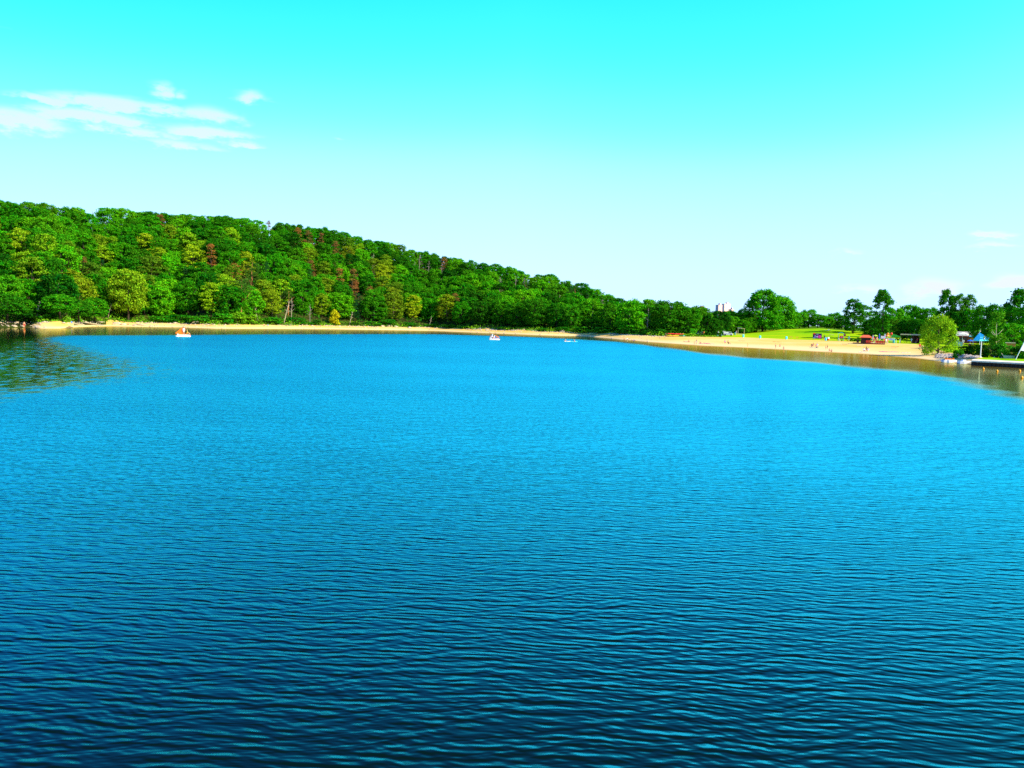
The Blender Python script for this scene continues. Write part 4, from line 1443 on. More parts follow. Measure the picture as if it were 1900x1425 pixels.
def pedal_boat(px, py, rz, label, slide):
    t_, Y = flat_hit(px, py)
    q = Vector((t_ * Y, Y, 0))
    o = thing('pedal_boat', label, 'boat', q, face(q) + rz)
    o.scale = (.92, .92, .92)
    for yy in (-.62, .62):
        hull(3.3, .62, .3, mat('pinkish_white_hull', (.86, .68, .62), .35), o, 'pontoon', yy)
    MB().box((0, 0, .44), (2.7, 1.5, .08)).box((-1.2, 0, .56), (.3, 1.3, .2)).build('deck', M_white, o)
    for xx in (-.35, .55):
        for yy in (-.35, .35):
            s = MB().box((xx, yy, .58), (.46, .46, .16)).box((xx + .24, yy, .82), (.08, .46, .5), Matrix.Rotation(.2, 3, 'Y')).build('seat', M_orange if slide else M_redp, o)
    MB().lathe([(.02, .4), (.3, .42), (.34, .5), (.3, .6), (.02, .62)], (-.95, 0, .0), 12).build('paddle_housing', M_white, o)
    MB().box((1.56, 0, .3), (.18, 1.5, .14)).build('bumper', M_pink, o)
    if slide:
        # slide: chute falling to the left from a raised platform, ladder on the right
        a, b = Vector((-1.55, 0, .6)), Vector((.05, 0, 2.0))
        d = (b - a)
        rot = Matrix.Rotation(-math.atan2(d.z, d.x), 3, 'Y')
        mid = (a + b) / 2
        s = MB().box(mid, (d.length, .62, .06), rot).box(mid + Vector((-.1, -.31, .14)), (d.length, .07, .3), rot).box(mid + Vector((-.1, .31, .14)), (d.length, .07, .3), rot)
        s.prism([(-1.3, .5), (.05, .5), (.05, 1.95), (-1.3, .74)], -.34, -.28).prism([(-1.3, .5), (.05, .5), (.05, 1.95), (-1.3, .74)], .28, .34)
        s.build('slide', mat('orange_red_plastic', (.85, .14, .004), .35), o)
        MB().box((.3, 0, 2.0), (.55, .7, .07)).box((.56, 0, 2.18), (.06, .7, .3)).build('platform', M_redp, o)
        lad = MB()
        for yy in (-.28, .28):
            lad.tube([(1.35, yy, .5), (.55, yy, 1.85)], .035, 6)
        lad.build('ladder', M_darkwood, o)
        for k in range(4):
            MB().tube([(1.25 - .2 * k, -.28, .66 + .32 * k), (1.25 - .2 * k, .28, .66 + .32 * k)], .03, 6).build('rung', M_darkwood, o)
        for xx, yy in ((0, -.3), (0, .3)):
            MB().tube([(xx, yy, .45), (xx, yy, 1.97)], .04, 6).build('post', M_white, o)
    else:
        a, b = Vector((.25, 0, 1.25)), Vector((1.5, 0, .6))
        d = (b - a)
        rot = Matrix.Rotation(-math.atan2(d.z, d.x), 3, 'Y')
        MB().box((a + b) / 2, (d.length, .6, .06), rot).box((a + b) / 2 + Vector((0, -.3, .12)), (d.length, .06, .22), rot).box((a + b) / 2 + Vector((0, .3, .12)), (d.length, .06, .22), rot).build('slide', M_orange, o)
        MB().box((.1, 0, 1.24), (.4, .62, .06)).tube([(.1, -.28, .45), (.1, -.28, 1.2)], .035).tube([(.1, .28, .45), (.1, .28, 1.2)], .035).build('platform', M_orange, o)
    return o, q


bt, q = pedal_boat(340, 624.5, 0, 'white pedal boat with a big orange slide, nearer the left shore', True)
r_ = face(q)


def on(q, rz, x, y, z):
    return q + Vector((x * math.cos(rz) - y * math.sin(rz), x * math.sin(rz) + y * math.cos(rz), z))


person('stand', 'shirt', on(q, r_, .12, -.5, .48), r_ + .2, WHITE, 'person in white standing amidships on the slide pedal boat', .92)
person('seat', 'shirt', on(q, r_, .85, .1, .22), r_ + 1.4, YELC, 'person in yellow seated at the right end of the slide pedal boat', 1.0, BLOND)
bt, q = pedal_boat(917, 630.5, 0, 'white pedal boat with red seats and two people, further out', False)
r_ = face(q)
person('seat', 'shirt', on(q, r_, -.6, -.1, .28), r_ - .9, WHITE, 'upright person in white at the left end of the second pedal boat', 1.15, BLOND)
person('seat', 'shirt', on(q, r_, -.05, -.3, .18), r_ - .9, WHITE, 'lower person in white in the middle of the second pedal boat', .95)
# swimmers on air mattresses
for (px, py, rz, m, lab, lab2, c) in ((1052, 634, 1.3, M_white, 'white air mattress under the left swimmer', 'left swimmer holding a white air mattress', PINKC), (1065, 634.5, -1.2, M_cyan, 'pale blue air mattress under the right swimmer', 'right swimmer leaning on a blue air mattress', WHITE)):
    t_, Y = flat_hit(px, py)
    q = Vector((t_ * Y, Y, 0))
    o = thing('air_mattress', lab, 'air mattress', q, face(q), 'air mattresses')
    for k in range(4):
        MB().tube([(-.9, -.3 + .2 * k, .06), (.9, -.3 + .2 * k, .06)], .11, 8).build('tube', m, o)
    MB().box((.8, 0, .16), (.35, .75, .16)).build('pillow', m, o)
    person('swim', 'trunks', on(q, face(q), -.5 if px < 1060 else .1, -.3, .12), face(q) + rz * .4, c, lab2, 1.25, BLOND, 'swimmers')
# moored boats by the jetty
for (px, py, L, m2, lab) in ((1761, 672.5, 2.7, M_orange, 'white moored boat with an orange top, left of the pair'), (1792, 675, 2.8, M_blue, 'white moored boat with a blue stern beside the jetty')):
    t_, Y = flat_hit(px, py)
    q = Vector((t_ * Y, Y, 0))
    o = thing('moored_boat', lab, 'boat', q, face(q) + (.5 if m2 is M_orange else .45), 'boats moored by the jetty')
    hull(L, 1.2, .45, M_white, o)
    MB().box((0, 0, .47), (L * .7, .9, .05)).build('deck', M_white, o)
    if m2 is M_orange:
        for k in range(3):
            MB().box((-.75 + .6 * k, 0, .58), (.42, .7, .16)).box((-.55 + .6 * k, 0, .7), (.08, .7, .22)).build('seat', M_orange, o)
        MB().box((-L * .47, 0, .32), (.16, .6, .2)).build('stern_cap', M_blue, o)
    else:
        MB().prism([(L * .34, .02), (L * .52, .02), (L * .5, .85), (L * .34, .5)], -.45, .45).build('bow_shield', M_blue, o)
        MB().box((-.4, 0, .6), (.5, .7, .2)).build('seat', M_white, o)
# buoys
for (px, py, lab) in ((1824.5, 685.5, 'orange buoy nearest the white moored boat'), (1850, 690, 'orange buoy in front of the middle of the jetty'), (1892, 689.5, 'orange buoy below the white sail'), (1896, 702, 'orange buoy furthest from the jetty wall')):
    t_, Y = flat_hit(px, py)
    o = thing('buoy', lab, 'buoy', (t_ * Y, Y, 0), 0, 'orange buoys off the jetty')
    MB().lathe([(.02, -.1), (.11, -.05), (.155, .07), (.14, .19), (.07, .28), (.02, .3)], n=14).build('float', mat('buoy_plastic', (.85, .34, .005), .4), o, True)
    MB().lathe([(.04, .29), (.04, .34), (.02, .36)], n=8).build('ring', M_yellow, o)

# ------------------------------------------------------------------ jetty
tA, YA = flat_hit(1804, 678)
A = Vector((tA * YA, YA, 0))
B_ = Vector((.75 * 121, 121, 0))
dirv = (B_ - A).normalized()
Ln = (B_ - A).length
ang = math.atan2(dirv.y, dirv.x)
jt = thing('jetty', 'dark sheet-pile jetty with a pale concrete edge at the right', 'jetty', A, ang)
npile = int(Ln / .62)
pb = MB().prism([(0, -1.2), (.31, -1.2), (.31, .82), (0, .82)], .0, .12).mesh('pile_panel', M_pile)
pb2 = MB().prism([(0, -1.2), (.31, -1.2), (.31, .82), (0, .82)], .1, .24).mesh('pile_panel', M_pile)
for k in range(npile):
    a_ = link('pile_panel', pb, jt)
    a_.location.x = k * .62
    b_ = link('pile_panel', pb2, jt)
    b_.location.x = k * .62 + .311
MB().add([(-.1, -.3, .84), (Ln + .1, -.3, .84), (Ln + .1, .45, 1.06), (-.1, .45, 1.06), (-.1, -.3, .6), (Ln + .1, -.3, .6), (Ln + .1, .45, .6), (-.1, .45, .6)], [(0, 1, 2, 3), (4, 7, 6, 5), (0, 4, 5, 1), (3, 2, 6, 7), (0, 3, 7, 4), (1, 5, 6, 2)]).build('edge_slab', M_concrete, jt)
MB().box((-.12, 2.4, -.2), (.2, 4.6, 2.0)).build('end_wall', M_pile, jt)
# turf on the jetty
gv_, gf_ = [], []
nn_ = 40
for k in range(nn_ + 1):
    for j in range(4):
        x = Ln * k / nn_
        y = .52 + j * 3.5
        P = A + dirv * x + Vector((-dirv.y, dirv.x, 0)) * y
        gv_.append((P.x, P.y, 1.04 + .05 * j + .05 * math.sin(x * 1.3 + j)))
for k in range(nn_):
    for j in range(3):
        gf_.append((k * 4 + j, k * 4 + j + 1, k * 4 + j + 5, k * 4 + j + 4))
gm_ = bpy.data.meshes.new('jetty_turf')
gm_.from_pydata(gv_, [], gf_)
gm_.materials.append(GM['lawn'])
tag(link('jetty_turf', gm_), kind='structure')


def jp(px, py, z=1.06):
    t_, Y = flat_hit(px, py, z)
    return Vector((t_ * Y, Y, z))


q = jp(1819, 664)
o = thing('pole', 'tall white pole on the end of the jetty', 'pole', q)
h = px_h(634, q, 1818)
MB().lathe([(.16, 0), (.16, .25), (.085, .3), (.07, h), (.02, h + .05)], n=10).build('shaft', M_white, o)
MB().box((0, 0, .05), (.5, .5, .1)).build('foot', M_concrete, o)
# sail on a leaning pole
q = jp(1884, 668)
o = thing('sun_sail', 'white sun sail stretched from a leaning pole', 'sail', q, face(q))
h = px_h(632, q, 1896)
MB().tube([(0, 0, 0), (1.15, 0, h)], [.07, .05], 8).build('pole', M_white, o)
sv_, sf_ = [], []
for i in range(7):
    for j in range(7):
        a_, b_ = i / 6, j / 6
        x0 = .62 + .48 * a_
        x = x0 + b_ * (3.2 - .4 * a_)
        z = 1.62 + (h - 1.72) * a_ * (1 - .12 * b_) - .0 * b_
        sv_.append((x, b_ * 1.2 + .25 * math.sin(math.pi * b_) * math.sin(math.pi * a_), z - .12 * math.sin(math.pi * b_)))
for i in range(6):
    for j in range(6):
        sf_.append((i * 7 + j, i * 7 + j + 1, i * 7 + j + 8, i * 7 + j + 7))
sm = bpy.data.meshes.new('sail_cloth')
sm.from_pydata(sv_, [], sf_)
sm.materials.append(M_white)
so = link('sail_cloth', sm, o)
sd_ = so.modifiers.new('thickness', 'SOLIDIFY')
sd_.thickness = .02
MB().tube([(3.9, 1.2, -.1), (3.85, 1.2, h * .92)], .06, 8).build('pole', M_white, o)


def lounger(q, rz, m, label, back=.55, group='sun loungers', L=1.9):
    o = thing('sun_lounger', label, 'lounger', q, rz, group)
    MB().box((-.1, 0, .32), (L * .66, .62, .07)).build('seat', m, o)
    MB().box((L * .36, 0, .32 + .3 * back), (L * .4, .62, .07), Matrix.Rotation(-back, 3, 'Y')).build('backrest', m, o)
    for x in (-L * .36, L * .22):
        for y in (-.27, .27):
            MB().box((x, y, .15), (.06, .06, .3)).build('leg', M_white, o)
    return o


q = jp(1849, 664.5)
lounger(q, face(q) + math.pi + .2, M_black, 'dark lounger on the grass left of the forked tree')
q = jp(1873, 666)
o = thing('rowing_boat', 'pale rowing boat drawn up on the jetty grass', 'boat', q, face(q))
hull(1.9, .9, .42, M_palewood, o).location.z = .16
MB().tube([(-.95, 0, .5), (-1.25, 0, .95)], [.1, .04], 6).build('stem', M_palewood, o)
MB().box((.3, 0, .52), (.2, .7, .05)).build('bench', M_white, o)
q = hit(1781, 662)
o = thing('deckchair', 'orange-red deckchair on the stones above the moored boats', 'deckchair', q, face(q) + .3)
MB().box((.1, 0, .62), (1.1, .6, .05), Matrix.Rotation(.75, 3, 'Y')).build('sling', M_redp, o)
MB().tube([(-.35, -.33, .95), (.55, -.33, .1)], .035).tube([(-.35, .33, .95), (.55, .33, .1)], .035).build('frame', M_orange, o)
MB().tube([(.4, -.33, .95), (-.35, -.33, .05)], .035).tube([(.4, .33, .95), (-.35, .33, .05)], .035).build('frame', M_orange, o)
for (px, py, m, lab) in ((1567, 640.5, M_darkwood, 'flat brown lounger left of the white-covered one'), (1596, 642.5, M_white, 'white-covered lounger on the sand before the kiosk'), (1659, 646, M_darkwood, 'flat brown lounger right of the red terrace')):
    q = hit(px, py)
    o = lounger(q, face(q) + .05, m, lab, .18 if m is M_darkwood else .4, L=2.0)
    o.scale = (1.0, 1, 1.0)

# ------------------------------------------------------------------ kayak rack, goal, cars, kiosk van, pergola
q = hit(1252, 624.5)
Y = q.y
rk = thing('kayak_rack', 'low timber rack holding the red kayaks', 'rack', q, face(q))
for x in (-2.4, 0, 2.4):
    MB().box((x, .3, .6), (.1, .1, 1.25)).box((x, -.3, .6), (.1, .1, 1.25)).box((x, 0, .62), (.1, .8, .08)).build('trestle', M_darkwood, rk)


def kayak(q, rz, L, m, label, dz, dy=0.0):
    o = thing('kayak', label, 'kayak', on(q, rz, 0, dy, dz), rz, 'kayaks on the rack')
    vs, fs = [], []
    S_ = [(-.5, .05, .2), (-.38, .6, .05), (-.15, 1, 0), (.15, 1, 0), (.38, .6, .05), (.5, .05, .2)]
    for x, w, k in S_:
        for a in range(8):
            an = 2 * math.pi * a / 8
            vs.append((x * L, .3 * w * math.cos(an), .24 + .2 * (w * .8 + .2) * math.sin(an) + k * .5))
    for i in range(len(S_) - 1):
        fs += [(i * 8 + a, i * 8 + (a + 1) % 8, i * 8 + 8 + (a + 1) % 8, i * 8 + 8 + a) for a in range(8)]
    fs += [tuple(range(8)), tuple(range(40, 48))[::-1]]
    MB().add(vs, fs).build('hull', m, o, True)
    MB().lathe([(.3, .4), (.34, .46), (.28, .47)], (0, 0, 0), 12, 1.3, .6).build('cockpit', M_black, o)


r_ = face(q)
kayak(q, r_, 5.9, M_redp, 'front red kayak on top of the rack', .64, -.16)
kayak(q, r_, 5.7, M_redp, 'rear red kayak on top of the rack', .66, .42)
kayak(on(q, r_, -.7, 0, 0), r_, 4.2, M_yellow, 'front yellow kayak lying under the rack', .0, -.45)
kayak(on(q, r_, -1.2, 0, 0), r_, 4.2, M_orange, 'orange kayak lying behind the yellow kayak', .0, .3)
q2 = hit(1266, 624.5)
kayak(q2, r_ + .1, 1.8, M_teal, 'small teal kayak beside the rack', 0)
q = hit(1258, 622)
g = thing('goal', 'white goal frame behind the red kayaks', 'goal', q, face(q))
w = 24 * q.y / FOC
h = px_h(607, q, 1258)
MB().tube([(-w / 2, 0, 0), (-w / 2, 0, h)], .07, 8).build('post', M_white, g)
MB().tube([(w / 2, 0, 0), (w / 2, 0, h)], .07, 8).build('post', M_white, g)
MB().tube([(-w / 2, 0, h), (w / 2, 0, h)], .07, 8).build('crossbar', M_white, g)


def car(q, rz, m, label, L=4.2, W=1.75, H=1.5):
    o = thing('car', label, 'car', q, rz, 'cars parked at the edge of the wood')
    pr = [(-L / 2, .35), (-L / 2, .75), (-L * .47, .88), (-L * .24, .95), (-L * .1, H), (L * .27, H), (L * .43, .98), (L / 2, .92), (L / 2, .35)]
    MB().prism([p_ for p_ in pr], -W / 2, W / 2).build('body', m, o)
    MB().prism([(-L * .2, .97), (-L * .085, H - .07), (L * .255, H - .07), (L * .38, .97)], -W / 2 - .01, W / 2 + .01).build('side_window', M_glass, o)
    MB().box((-L * .172, 0, 1.2), (.04, W * .86, .58), Matrix.Rotation(math.atan2(L * .14, H - .95), 3, 'Y')).build('windscreen', M_glass, o)
    MB().box((L * .355, 0, 1.22), (.04, W * .86, .5), Matrix.Rotation(-.75, 3, 'Y')).build('rear_window', M_glass, o)
    for x in (-L * .31, L * .31):
        for y in (-W / 2 + .05, W / 2 - .05):
            wl_ = MB().lathe([(.05, -.11), (.32, -.11), (.33, 0), (.32, .11), (.05, .11)], n=14)
            w_ = wl_.build('wheel', M_black, o)
            w_.location = (x, y, .33)
            w_.rotation_euler = (math.pi / 2, 0, 0)
            rim = MB().lathe([(.02, -.12), (.19, -.12), (.19, .12), (.02, .12)], n=10).build('rim', M_steel, w_)
    for y in (-W * .36, W * .36):
        MB().box((-L / 2 - .01, y, .7), (.05, .34, .15)).build('headlight', M_white, o)
    return o


q = hit(1300, 622.2)
car(q, face(q) + .9, mat('dark_car_paint', (.02, .022, .03), .25, .05), 'dark car with a pale roof stripe parked left of the person in orange')
q = hit(1312.5, 621.8)
car(q + Vector((0, 3, 0)), face(q) + 1.2, mat('blue_car_paint', (.06, .08, .16), .25, .05), 'dark blue car parked right of the person in orange')
q = hit(1294, 622.8)
o = thing('water_barrel', 'dark blue barrel beside the clipped round bush', 'barrel', q, 0)
MB().lathe([(.3, 0), (.38, .25), (.38, .75), (.3, 1.0), (.05, 1.02)], n=14).build('body', mat('navy_plastic', (.03, .04, .12), .4), o)
MB().lathe([(.385, .48), (.395, .5), (.385, .54)], n=14).build('hoop', M_steel, o)
q = hit(1341.5, 622.5)
o = thing('kiosk', 'small white kiosk beside the person in white', 'kiosk', q, face(q))
MB().box((0, 0, .8), (1.5, 1.2, 1.6)).build('wall', M_white, o)
MB().box((0, 0, 1.66), (1.8, 1.5, .1)).build('roof', M_white, o)
MB().box((0, -.61, 1.1), (.9, .04, .5)).build('hatch', mat('lilac_panel', (.42, .4, .62), .5), o)
q = at(1351, 312)
o = thing('van', 'long white van with a lilac stripe behind the white kiosk', 'van', q, face(q))
L = 3.6
MB().prism([(-L / 2, .35), (-L / 2, 1.5), (L * .28, 1.5), (L * .4, 1.0), (L / 2, .85), (L / 2, .35)], -.8, .8).build('body', M_white, o)
MB().prism([(-L / 2 + .1, .55), (-L / 2 + .1, .85), (L * .3, .85), (L * .42, .55)], -.815, .815).build('stripe', mat('lilac_paint', (.4, .28, .65), .4), o)
MB().prism([(L * .05, 1.0), (L * .05, 1.4), (L * .27, 1.4), (L * .37, 1.0)], -.81, .81).build('window', M_glass, o)
for x in (-1.1, 1.1):
    for y in (-.75, .75):
        w_ = MB().lathe([(.05, -.1), (.3, -.1), (.3, .1), (.05, .1)], n=12).build('wheel', M_black, o)
        w_.location = (x, y, .32)
        w_.rotation_euler = (math.pi / 2, 0, 0)
q = hit(1375, 621.5)
o = thing('pergola', 'pale wooden pergola with a half covered roof at the lawn edge', 'pergola', q, face(q))
w = 11 * q.y / FOC
h = px_h(610, q, 1375)
for x in (-w / 2, w / 2):
    for y in (-.9, .9):
        MB().box((x, y, h / 2), (.16, .16, h)).build('post', M_palewood, o)
for y in (-.9, .9):
    MB().box((0, y, h + .08), (w + .5, .12, .16)).build('beam', M_palewood, o)
for k in range(7):
    MB().box((-w / 2 + w * k / 6, 0, h + .21), (.08, 2.3, .1)).build('slat', M_palewood, o)
MB().box((-w * .3, 0, h + .34), (w * .75, 2.3, .12)).build('roof_sheet', mat('grey_blue_sheet', (.35, .4, .5), .5), o)
MB().box((.2, -.9, .45), (w, .06, .12)).box((.2, -.9, .2), (w, .06, .12)).build('rail', M_palewood, o)


def bin_(px, py, m, label, h=.95, group='coloured waste bins along the sand'):
    q = hit(px, py)
    o = thing('waste_bin', label, 'bin', q, face(q), group)
    MB().lathe([(.26, 0), (.3, .1), (.34, h * .85), (.3, h * .9)], n=14).build('body', m, o)
    MB().lathe([(.36, h * .9), (.34, h), (.1, h + .08), (.02, h + .08)], n=14).build('lid', m, o)


for px, py, m, lab in ((1331, 623, M_teal, 'teal bin left of the person in white'), (1364, 621.5, M_teal, 'teal bin left of the pergola'), (1379, 626, M_cyan, 'pale blue bin in front of the pergola'), (1410, 628, M_cyan, 'pale blue bin below the tall dense maple'),
                       (1459, 629.8, M_cyan, 'blue bin at the lawn edge left of the yellow benches'), (1532, 632, M_cyan, 'blue barrel bin beside the person in black'), (1658, 637, M_teal, 'teal bin right of the red terrace'), (1799, 645, M_redp, 'red tub under the blue parasol')):
    bin_(px, py, m, lab)
q = hit(1536.5, 631.5)
o = thing('barrel', 'red and white barrel right of the blue barrel bin', 'barrel', q, face(q))
MB().lathe([(.34, 0), (.4, .3), (.4, .55)], n=14).build('lower_half', M_redp, o)
MB().lathe([(.4, .555), (.4, .8), (.34, 1.1), (.05, 1.12)], n=14).build('upper_half', M_white, o)
for px, py, lab in ((1467, 628.8, 'yellow bench left of the small yellow bench'), (1479, 629.5, 'small yellow bench at the lawn edge')):
    q = hit(px, py)
    w = (6 if px < 1470 else 4) * q.y / FOC
    o = thing('bench', lab, 'bench', q, face(q), 'yellow benches on the lawn')
    MB().box((0, 0, .45), (w, .4, .07)).build('seat', M_yellow, o)
    MB().box((0, .22, .75), (w, .06, .3)).build('backrest', M_yellow, o)
    for x in (-w * .4, w * .4):
        MB().box((x, 0, .21), (.08, .36, .42)).build('leg', M_yellow, o)

# billboard
q = hit(1516, 630.5)
o = thing('billboard', 'dark billboard with pink and lilac shapes at the lawn edge', 'billboard', q, face(q))
S_ = q.y / FOC
w, h = 15.5 * S_, 9.8 * S_
z0 = 2.0 * S_
MB().box((0, 0, z0 + h / 2), (w, .12, h)).build('panel', mat('navy_print', (.012, .012, .05), .5), o)
for x in (-w * .47, w * .49):
    MB().box((x, .1, (z0 + h) / 2), (.12, .12, z0 + h)).build('post', M_palewood, o)


def blob(cx, cz, rx, rz, m, name, d=.075):
    mb = MB().lathe([(.02, 0), (1, 0), (1, .015), (.02, .02)], n=16)
    b_ = mb.build(name, m, o)
    b_.rotation_euler = (math.pi / 2, 0, 0)
    b_.location = (cx, -d, cz)
    b_.scale = (rx, rz, 1)


blob(w * .27, z0 + h * .38, w * .2, h * .3, mat('magenta_print', (.8, .04, .35), .5), 'pink_shape')
blob(-w * .02, z0 + h * .38, w * .07, h * .2, mat('lilac_print', (.6, .5, .85), .5), 'pale_figure')
blob(-w * .24, z0 + h * .45, w * .07, h * .24, mat('violet_print', (.35, .2, .75), .5), 'violet_figure')
blob(-w * .36, z0 + h * .95, w * .13, h * .14, M_redp, 'red_shape')
blob(0, z0 + h * .82, w * .17, h * .1, mat('grey_print', (.2, .18, .3), .5), 'grey_band')
MB().box((-w * .33, -.075, z0 + h * .14), (w * .3, .02, h * .12)).build('blue_band', mat('pale_blue_print', (.2, .45, .7), .5), o)
q = hit(1536, 613)
o = thing('ground_sheet', 'white sheet spread on the upper lawn', 'sheet', q, face(q))
mb = MB()
for i in range(6):
    mb.box((-1.2 + .48 * i, 0, .08 + .03 * math.sin(i * 2)), (.49, 1.8, .05))
mb.build('cloth', M_white, o)
MB().box((.3, -.2, .25), (.7, .5, .3)).build('bag', M_offwhite, o)
q = hit(1543, 624)
o = thing('picnic_table', 'pale picnic table on the lawn left of the playground', 'table', q, face(q))
MB().box((0, 0, .75), (1.6, .8, .07)).build('table_top', M_palewood, o)
for y in (-.7, .7):
    MB().box((0, y, .45), (1.6, .3, .06)).build('bench', M_palewood, o)
for x in (-.6, .6):
    MB().box((x, 0, .4), (.1, 1.4, .08)).box((x, 0, .36), (.1, .1, .72)).build('leg', M_palewood, o)

# playground tower
q = hit(1560, 632.8)
S_ = q.y / FOC
o = thing('playground_tower', 'playground tower with a blue canopy and a red slide', 'playground', q, face(q))
W2, H2 = 9 * S_, px_h(621, q, 1560)
for x in (-W2 / 2, W2 / 2):
    for y in (-.8, .8):
        MB().box((x, y, H2 / 2), (.14, .14, H2)).build('post', M_teal, o)
cn = MB()
for k in range(6):
    a0, a1 = math.pi * k / 6, math.pi * (k + 1) / 6
    x0, x1 = -W2 * .62 * math.cos(a0), -W2 * .62 * math.cos(a1)
    cn.prism([(x0, H2 + .7 * math.sin(a0)), (x1, H2 + .7 * math.sin(a1)), (x1, H2 + .7 * math.sin(a1) + .08), (x0, H2 + .7 * math.sin(a0) + .08)], -1.05, 1.05)
cn.build('canopy', M_cyan, o)
MB().prism([(W2 * .45, H2 * .75), (W2 * .95, H2 * .75), (W2 * .85, H2 * 1.15), (W2 * .5, H2 * 1.2)], -.7, .7).build('side_roof', M_redwood, o)
MB().box((0, 0, 1.0), (W2, 1.7, .1)).build('platform', M_darkwood, o)
for x in (-W2 * .1, W2 * .25):
    MB().box((x, -.84, 1.4), (W2 * .28, .06, .75)).build('panel', M_redp, o)
MB().box((W2 * .08, -.86, 1.25), (.3, .05, .5)).build('panel', mat('violet_panel', (.3, .1, .5), .5), o)
d0, d1 = Vector((W2 * .45, -.3, 1.05)), Vector((W2 * 1.35, -.3, .12))
dd = d1 - d0
rot = Matrix.Rotation(-math.atan2(dd.z, dd.x), 3, 'Y')
MB().box((d0 + d1) / 2, (dd.length, .6, .06), rot).box((d0 + d1) / 2 + Vector((0, -.3, .12)), (dd.length, .06, .25), rot).box((d0 + d1) / 2 + Vector((0, .3, .12)), (dd.length, .06, .25), rot).build('slide', M_redp, o)
MB().box((-W2 * .2, .2, .45), (W2 * 1.3, 1.4, .1)).box((W2 * .2, -.5, .25), (.3, .3, .5)).build('base_frame', M_black, o)
MB().tube([(-W2 * .3, -.95, 0), (-W2 * .5, -.95, 1.0)], .04).tube([(-W2 * .12, -.95, 0), (-W2 * .32, -.95, 1.0)], .04).build('ladder', M_white, o)

# red-roofed kiosk, deck, terrace
q = hit(1606, 638.5)
S_ = q.y / FOC
o = thing('beach_kiosk', 'dark brown kiosk with an orange-red hipped roof', 'kiosk', q, face(q))
W2, Hw = 17 * S_, px_h(626, q, 1606)
MB().box((0, 1.2, Hw / 2), (W2, 2.4, Hw)).build('wall', M_darkwood, o)
nb = 12
for k in range(nb):
    MB().box((-W2 / 2 + W2 * (k + .5) / nb, -.02, Hw * .3), (W2 / nb * .9, .05, Hw * .58)).build('plank', M_darkwood, o)
MB().box((.1, -.03, Hw * .78), (W2 * .8, .05, Hw * .32)).build('hatch', M_black, o)
rv = [(-W2 * .66, -.6, Hw), (W2 * .66, -.6, Hw), (W2 * .66, 3.0, Hw), (-W2 * .66, 3.0, Hw), (-W2 * .3, 1.2, Hw + 4.4 * S_), (W2 * .3, 1.2, Hw + 4.4 * S_),
      (-W2 * .66, -.6, Hw - .12), (W2 * .66, -.6, Hw - .12), (W2 * .66, 3.0, Hw - .12), (-W2 * .66, 3.0, Hw - .12)]
MB().add(rv, [(0, 1, 5, 4), (1, 2, 5), (2, 3, 4, 5), (3, 0, 4), (6, 7, 1, 0), (7, 8, 2, 1), (8, 9, 3, 2), (9, 6, 0, 3), (6, 9, 8, 7)]).build('roof', M_redroof, o)
q = hit(1590, 637.3)
o = thing('wooden_deck', 'low dark brown deck with steps left of the kiosk', 'deck', q, face(q))
for k in range(7):
    MB().box((-1.1 + .33 * k, 0, .22), (.3, 2.0, .08)).build('plank', M_darkwood, o)
MB().box((0, -.95, .1), (2.3, .1, .2)).build('kerb', M_darkwood, o)
MB().box((.2, .5, .75), (.7, .5, .9)).build('counter', M_darkwood, o)
q = hit(1624, 639)
S_ = q.y / FOC
o = thing('terrace', 'raised terrace with bright orange-red railing panels', 'terrace', q, face(q))
W2 = 32 * S_
MB().box((0, 1.5, .2), (W2, 3, .3)).build('floor', M_redwood, o)
for k in range(8):
    if k == 3:
        continue
    MB().box((-W2 / 2 + W2 * (k + .5) / 8, -.03, .78), (W2 / 8 * .9, .06, .62 if k != 2 else .4)).build('panel', M_redroof if k % 2 else M_redp, o)
MB().box((0, -.03, 1.14), (W2, .1, .08)).build('handrail', M_redroof, o)
for k in range(9):
    MB().box((-W2 / 2 + W2 * k / 8, -.03, .6), (.1, .1, 1.2)).build('post', M_redwood, o)


def parasol(px, py, top, wpx, m, label, closed=False, Y=None, m2=None):
    q = hit(px, py) if Y is None else at(px, Y)
    h = px_h(top, q, px)
    r = wpx * q.y / FOC / 2
    o = thing('parasol', label, 'parasol', q, face(q), 'parasols by the beach bars')
    MB().tube([(0, 0, 0), (0, 0, h)], .04, 8).build('pole', M_white, o)
    MB().lathe([(.35, 0), (.35, .08), (.08, .12)], n=12).build('base', M_concrete, o)
    if closed:
        MB().lathe([(.06, h * .35), (r, h * .5), (r * .8, h * .85), (.03, h)], n=10).build('canopy', m, o)
    else:
        n_ = 8
        for k in range(n_):
            a0, a1 = 2 * math.pi * k / n_, 2 * math.pi * (k + 1) / n_
            v_ = [(0, 0, h), (r * math.cos(a0), r * math.sin(a0), h - r * .45), (r * math.cos(a1), r * math.sin(a1), h - r * .45), (0, 0, h - .06), (r * math.cos(a0), r * math.sin(a0), h - r * .45 - .12), (r * math.cos(a1), r * math.sin(a1), h - r * .45 - .12)]
            MB().add(v_, [(0, 1, 2), (3, 5, 4), (1, 4, 5, 2), (0, 3, 4, 1), (0, 2, 5, 3)]).build('canopy_panel', m2 if (m2 and k % 2) else m, o)
    return o


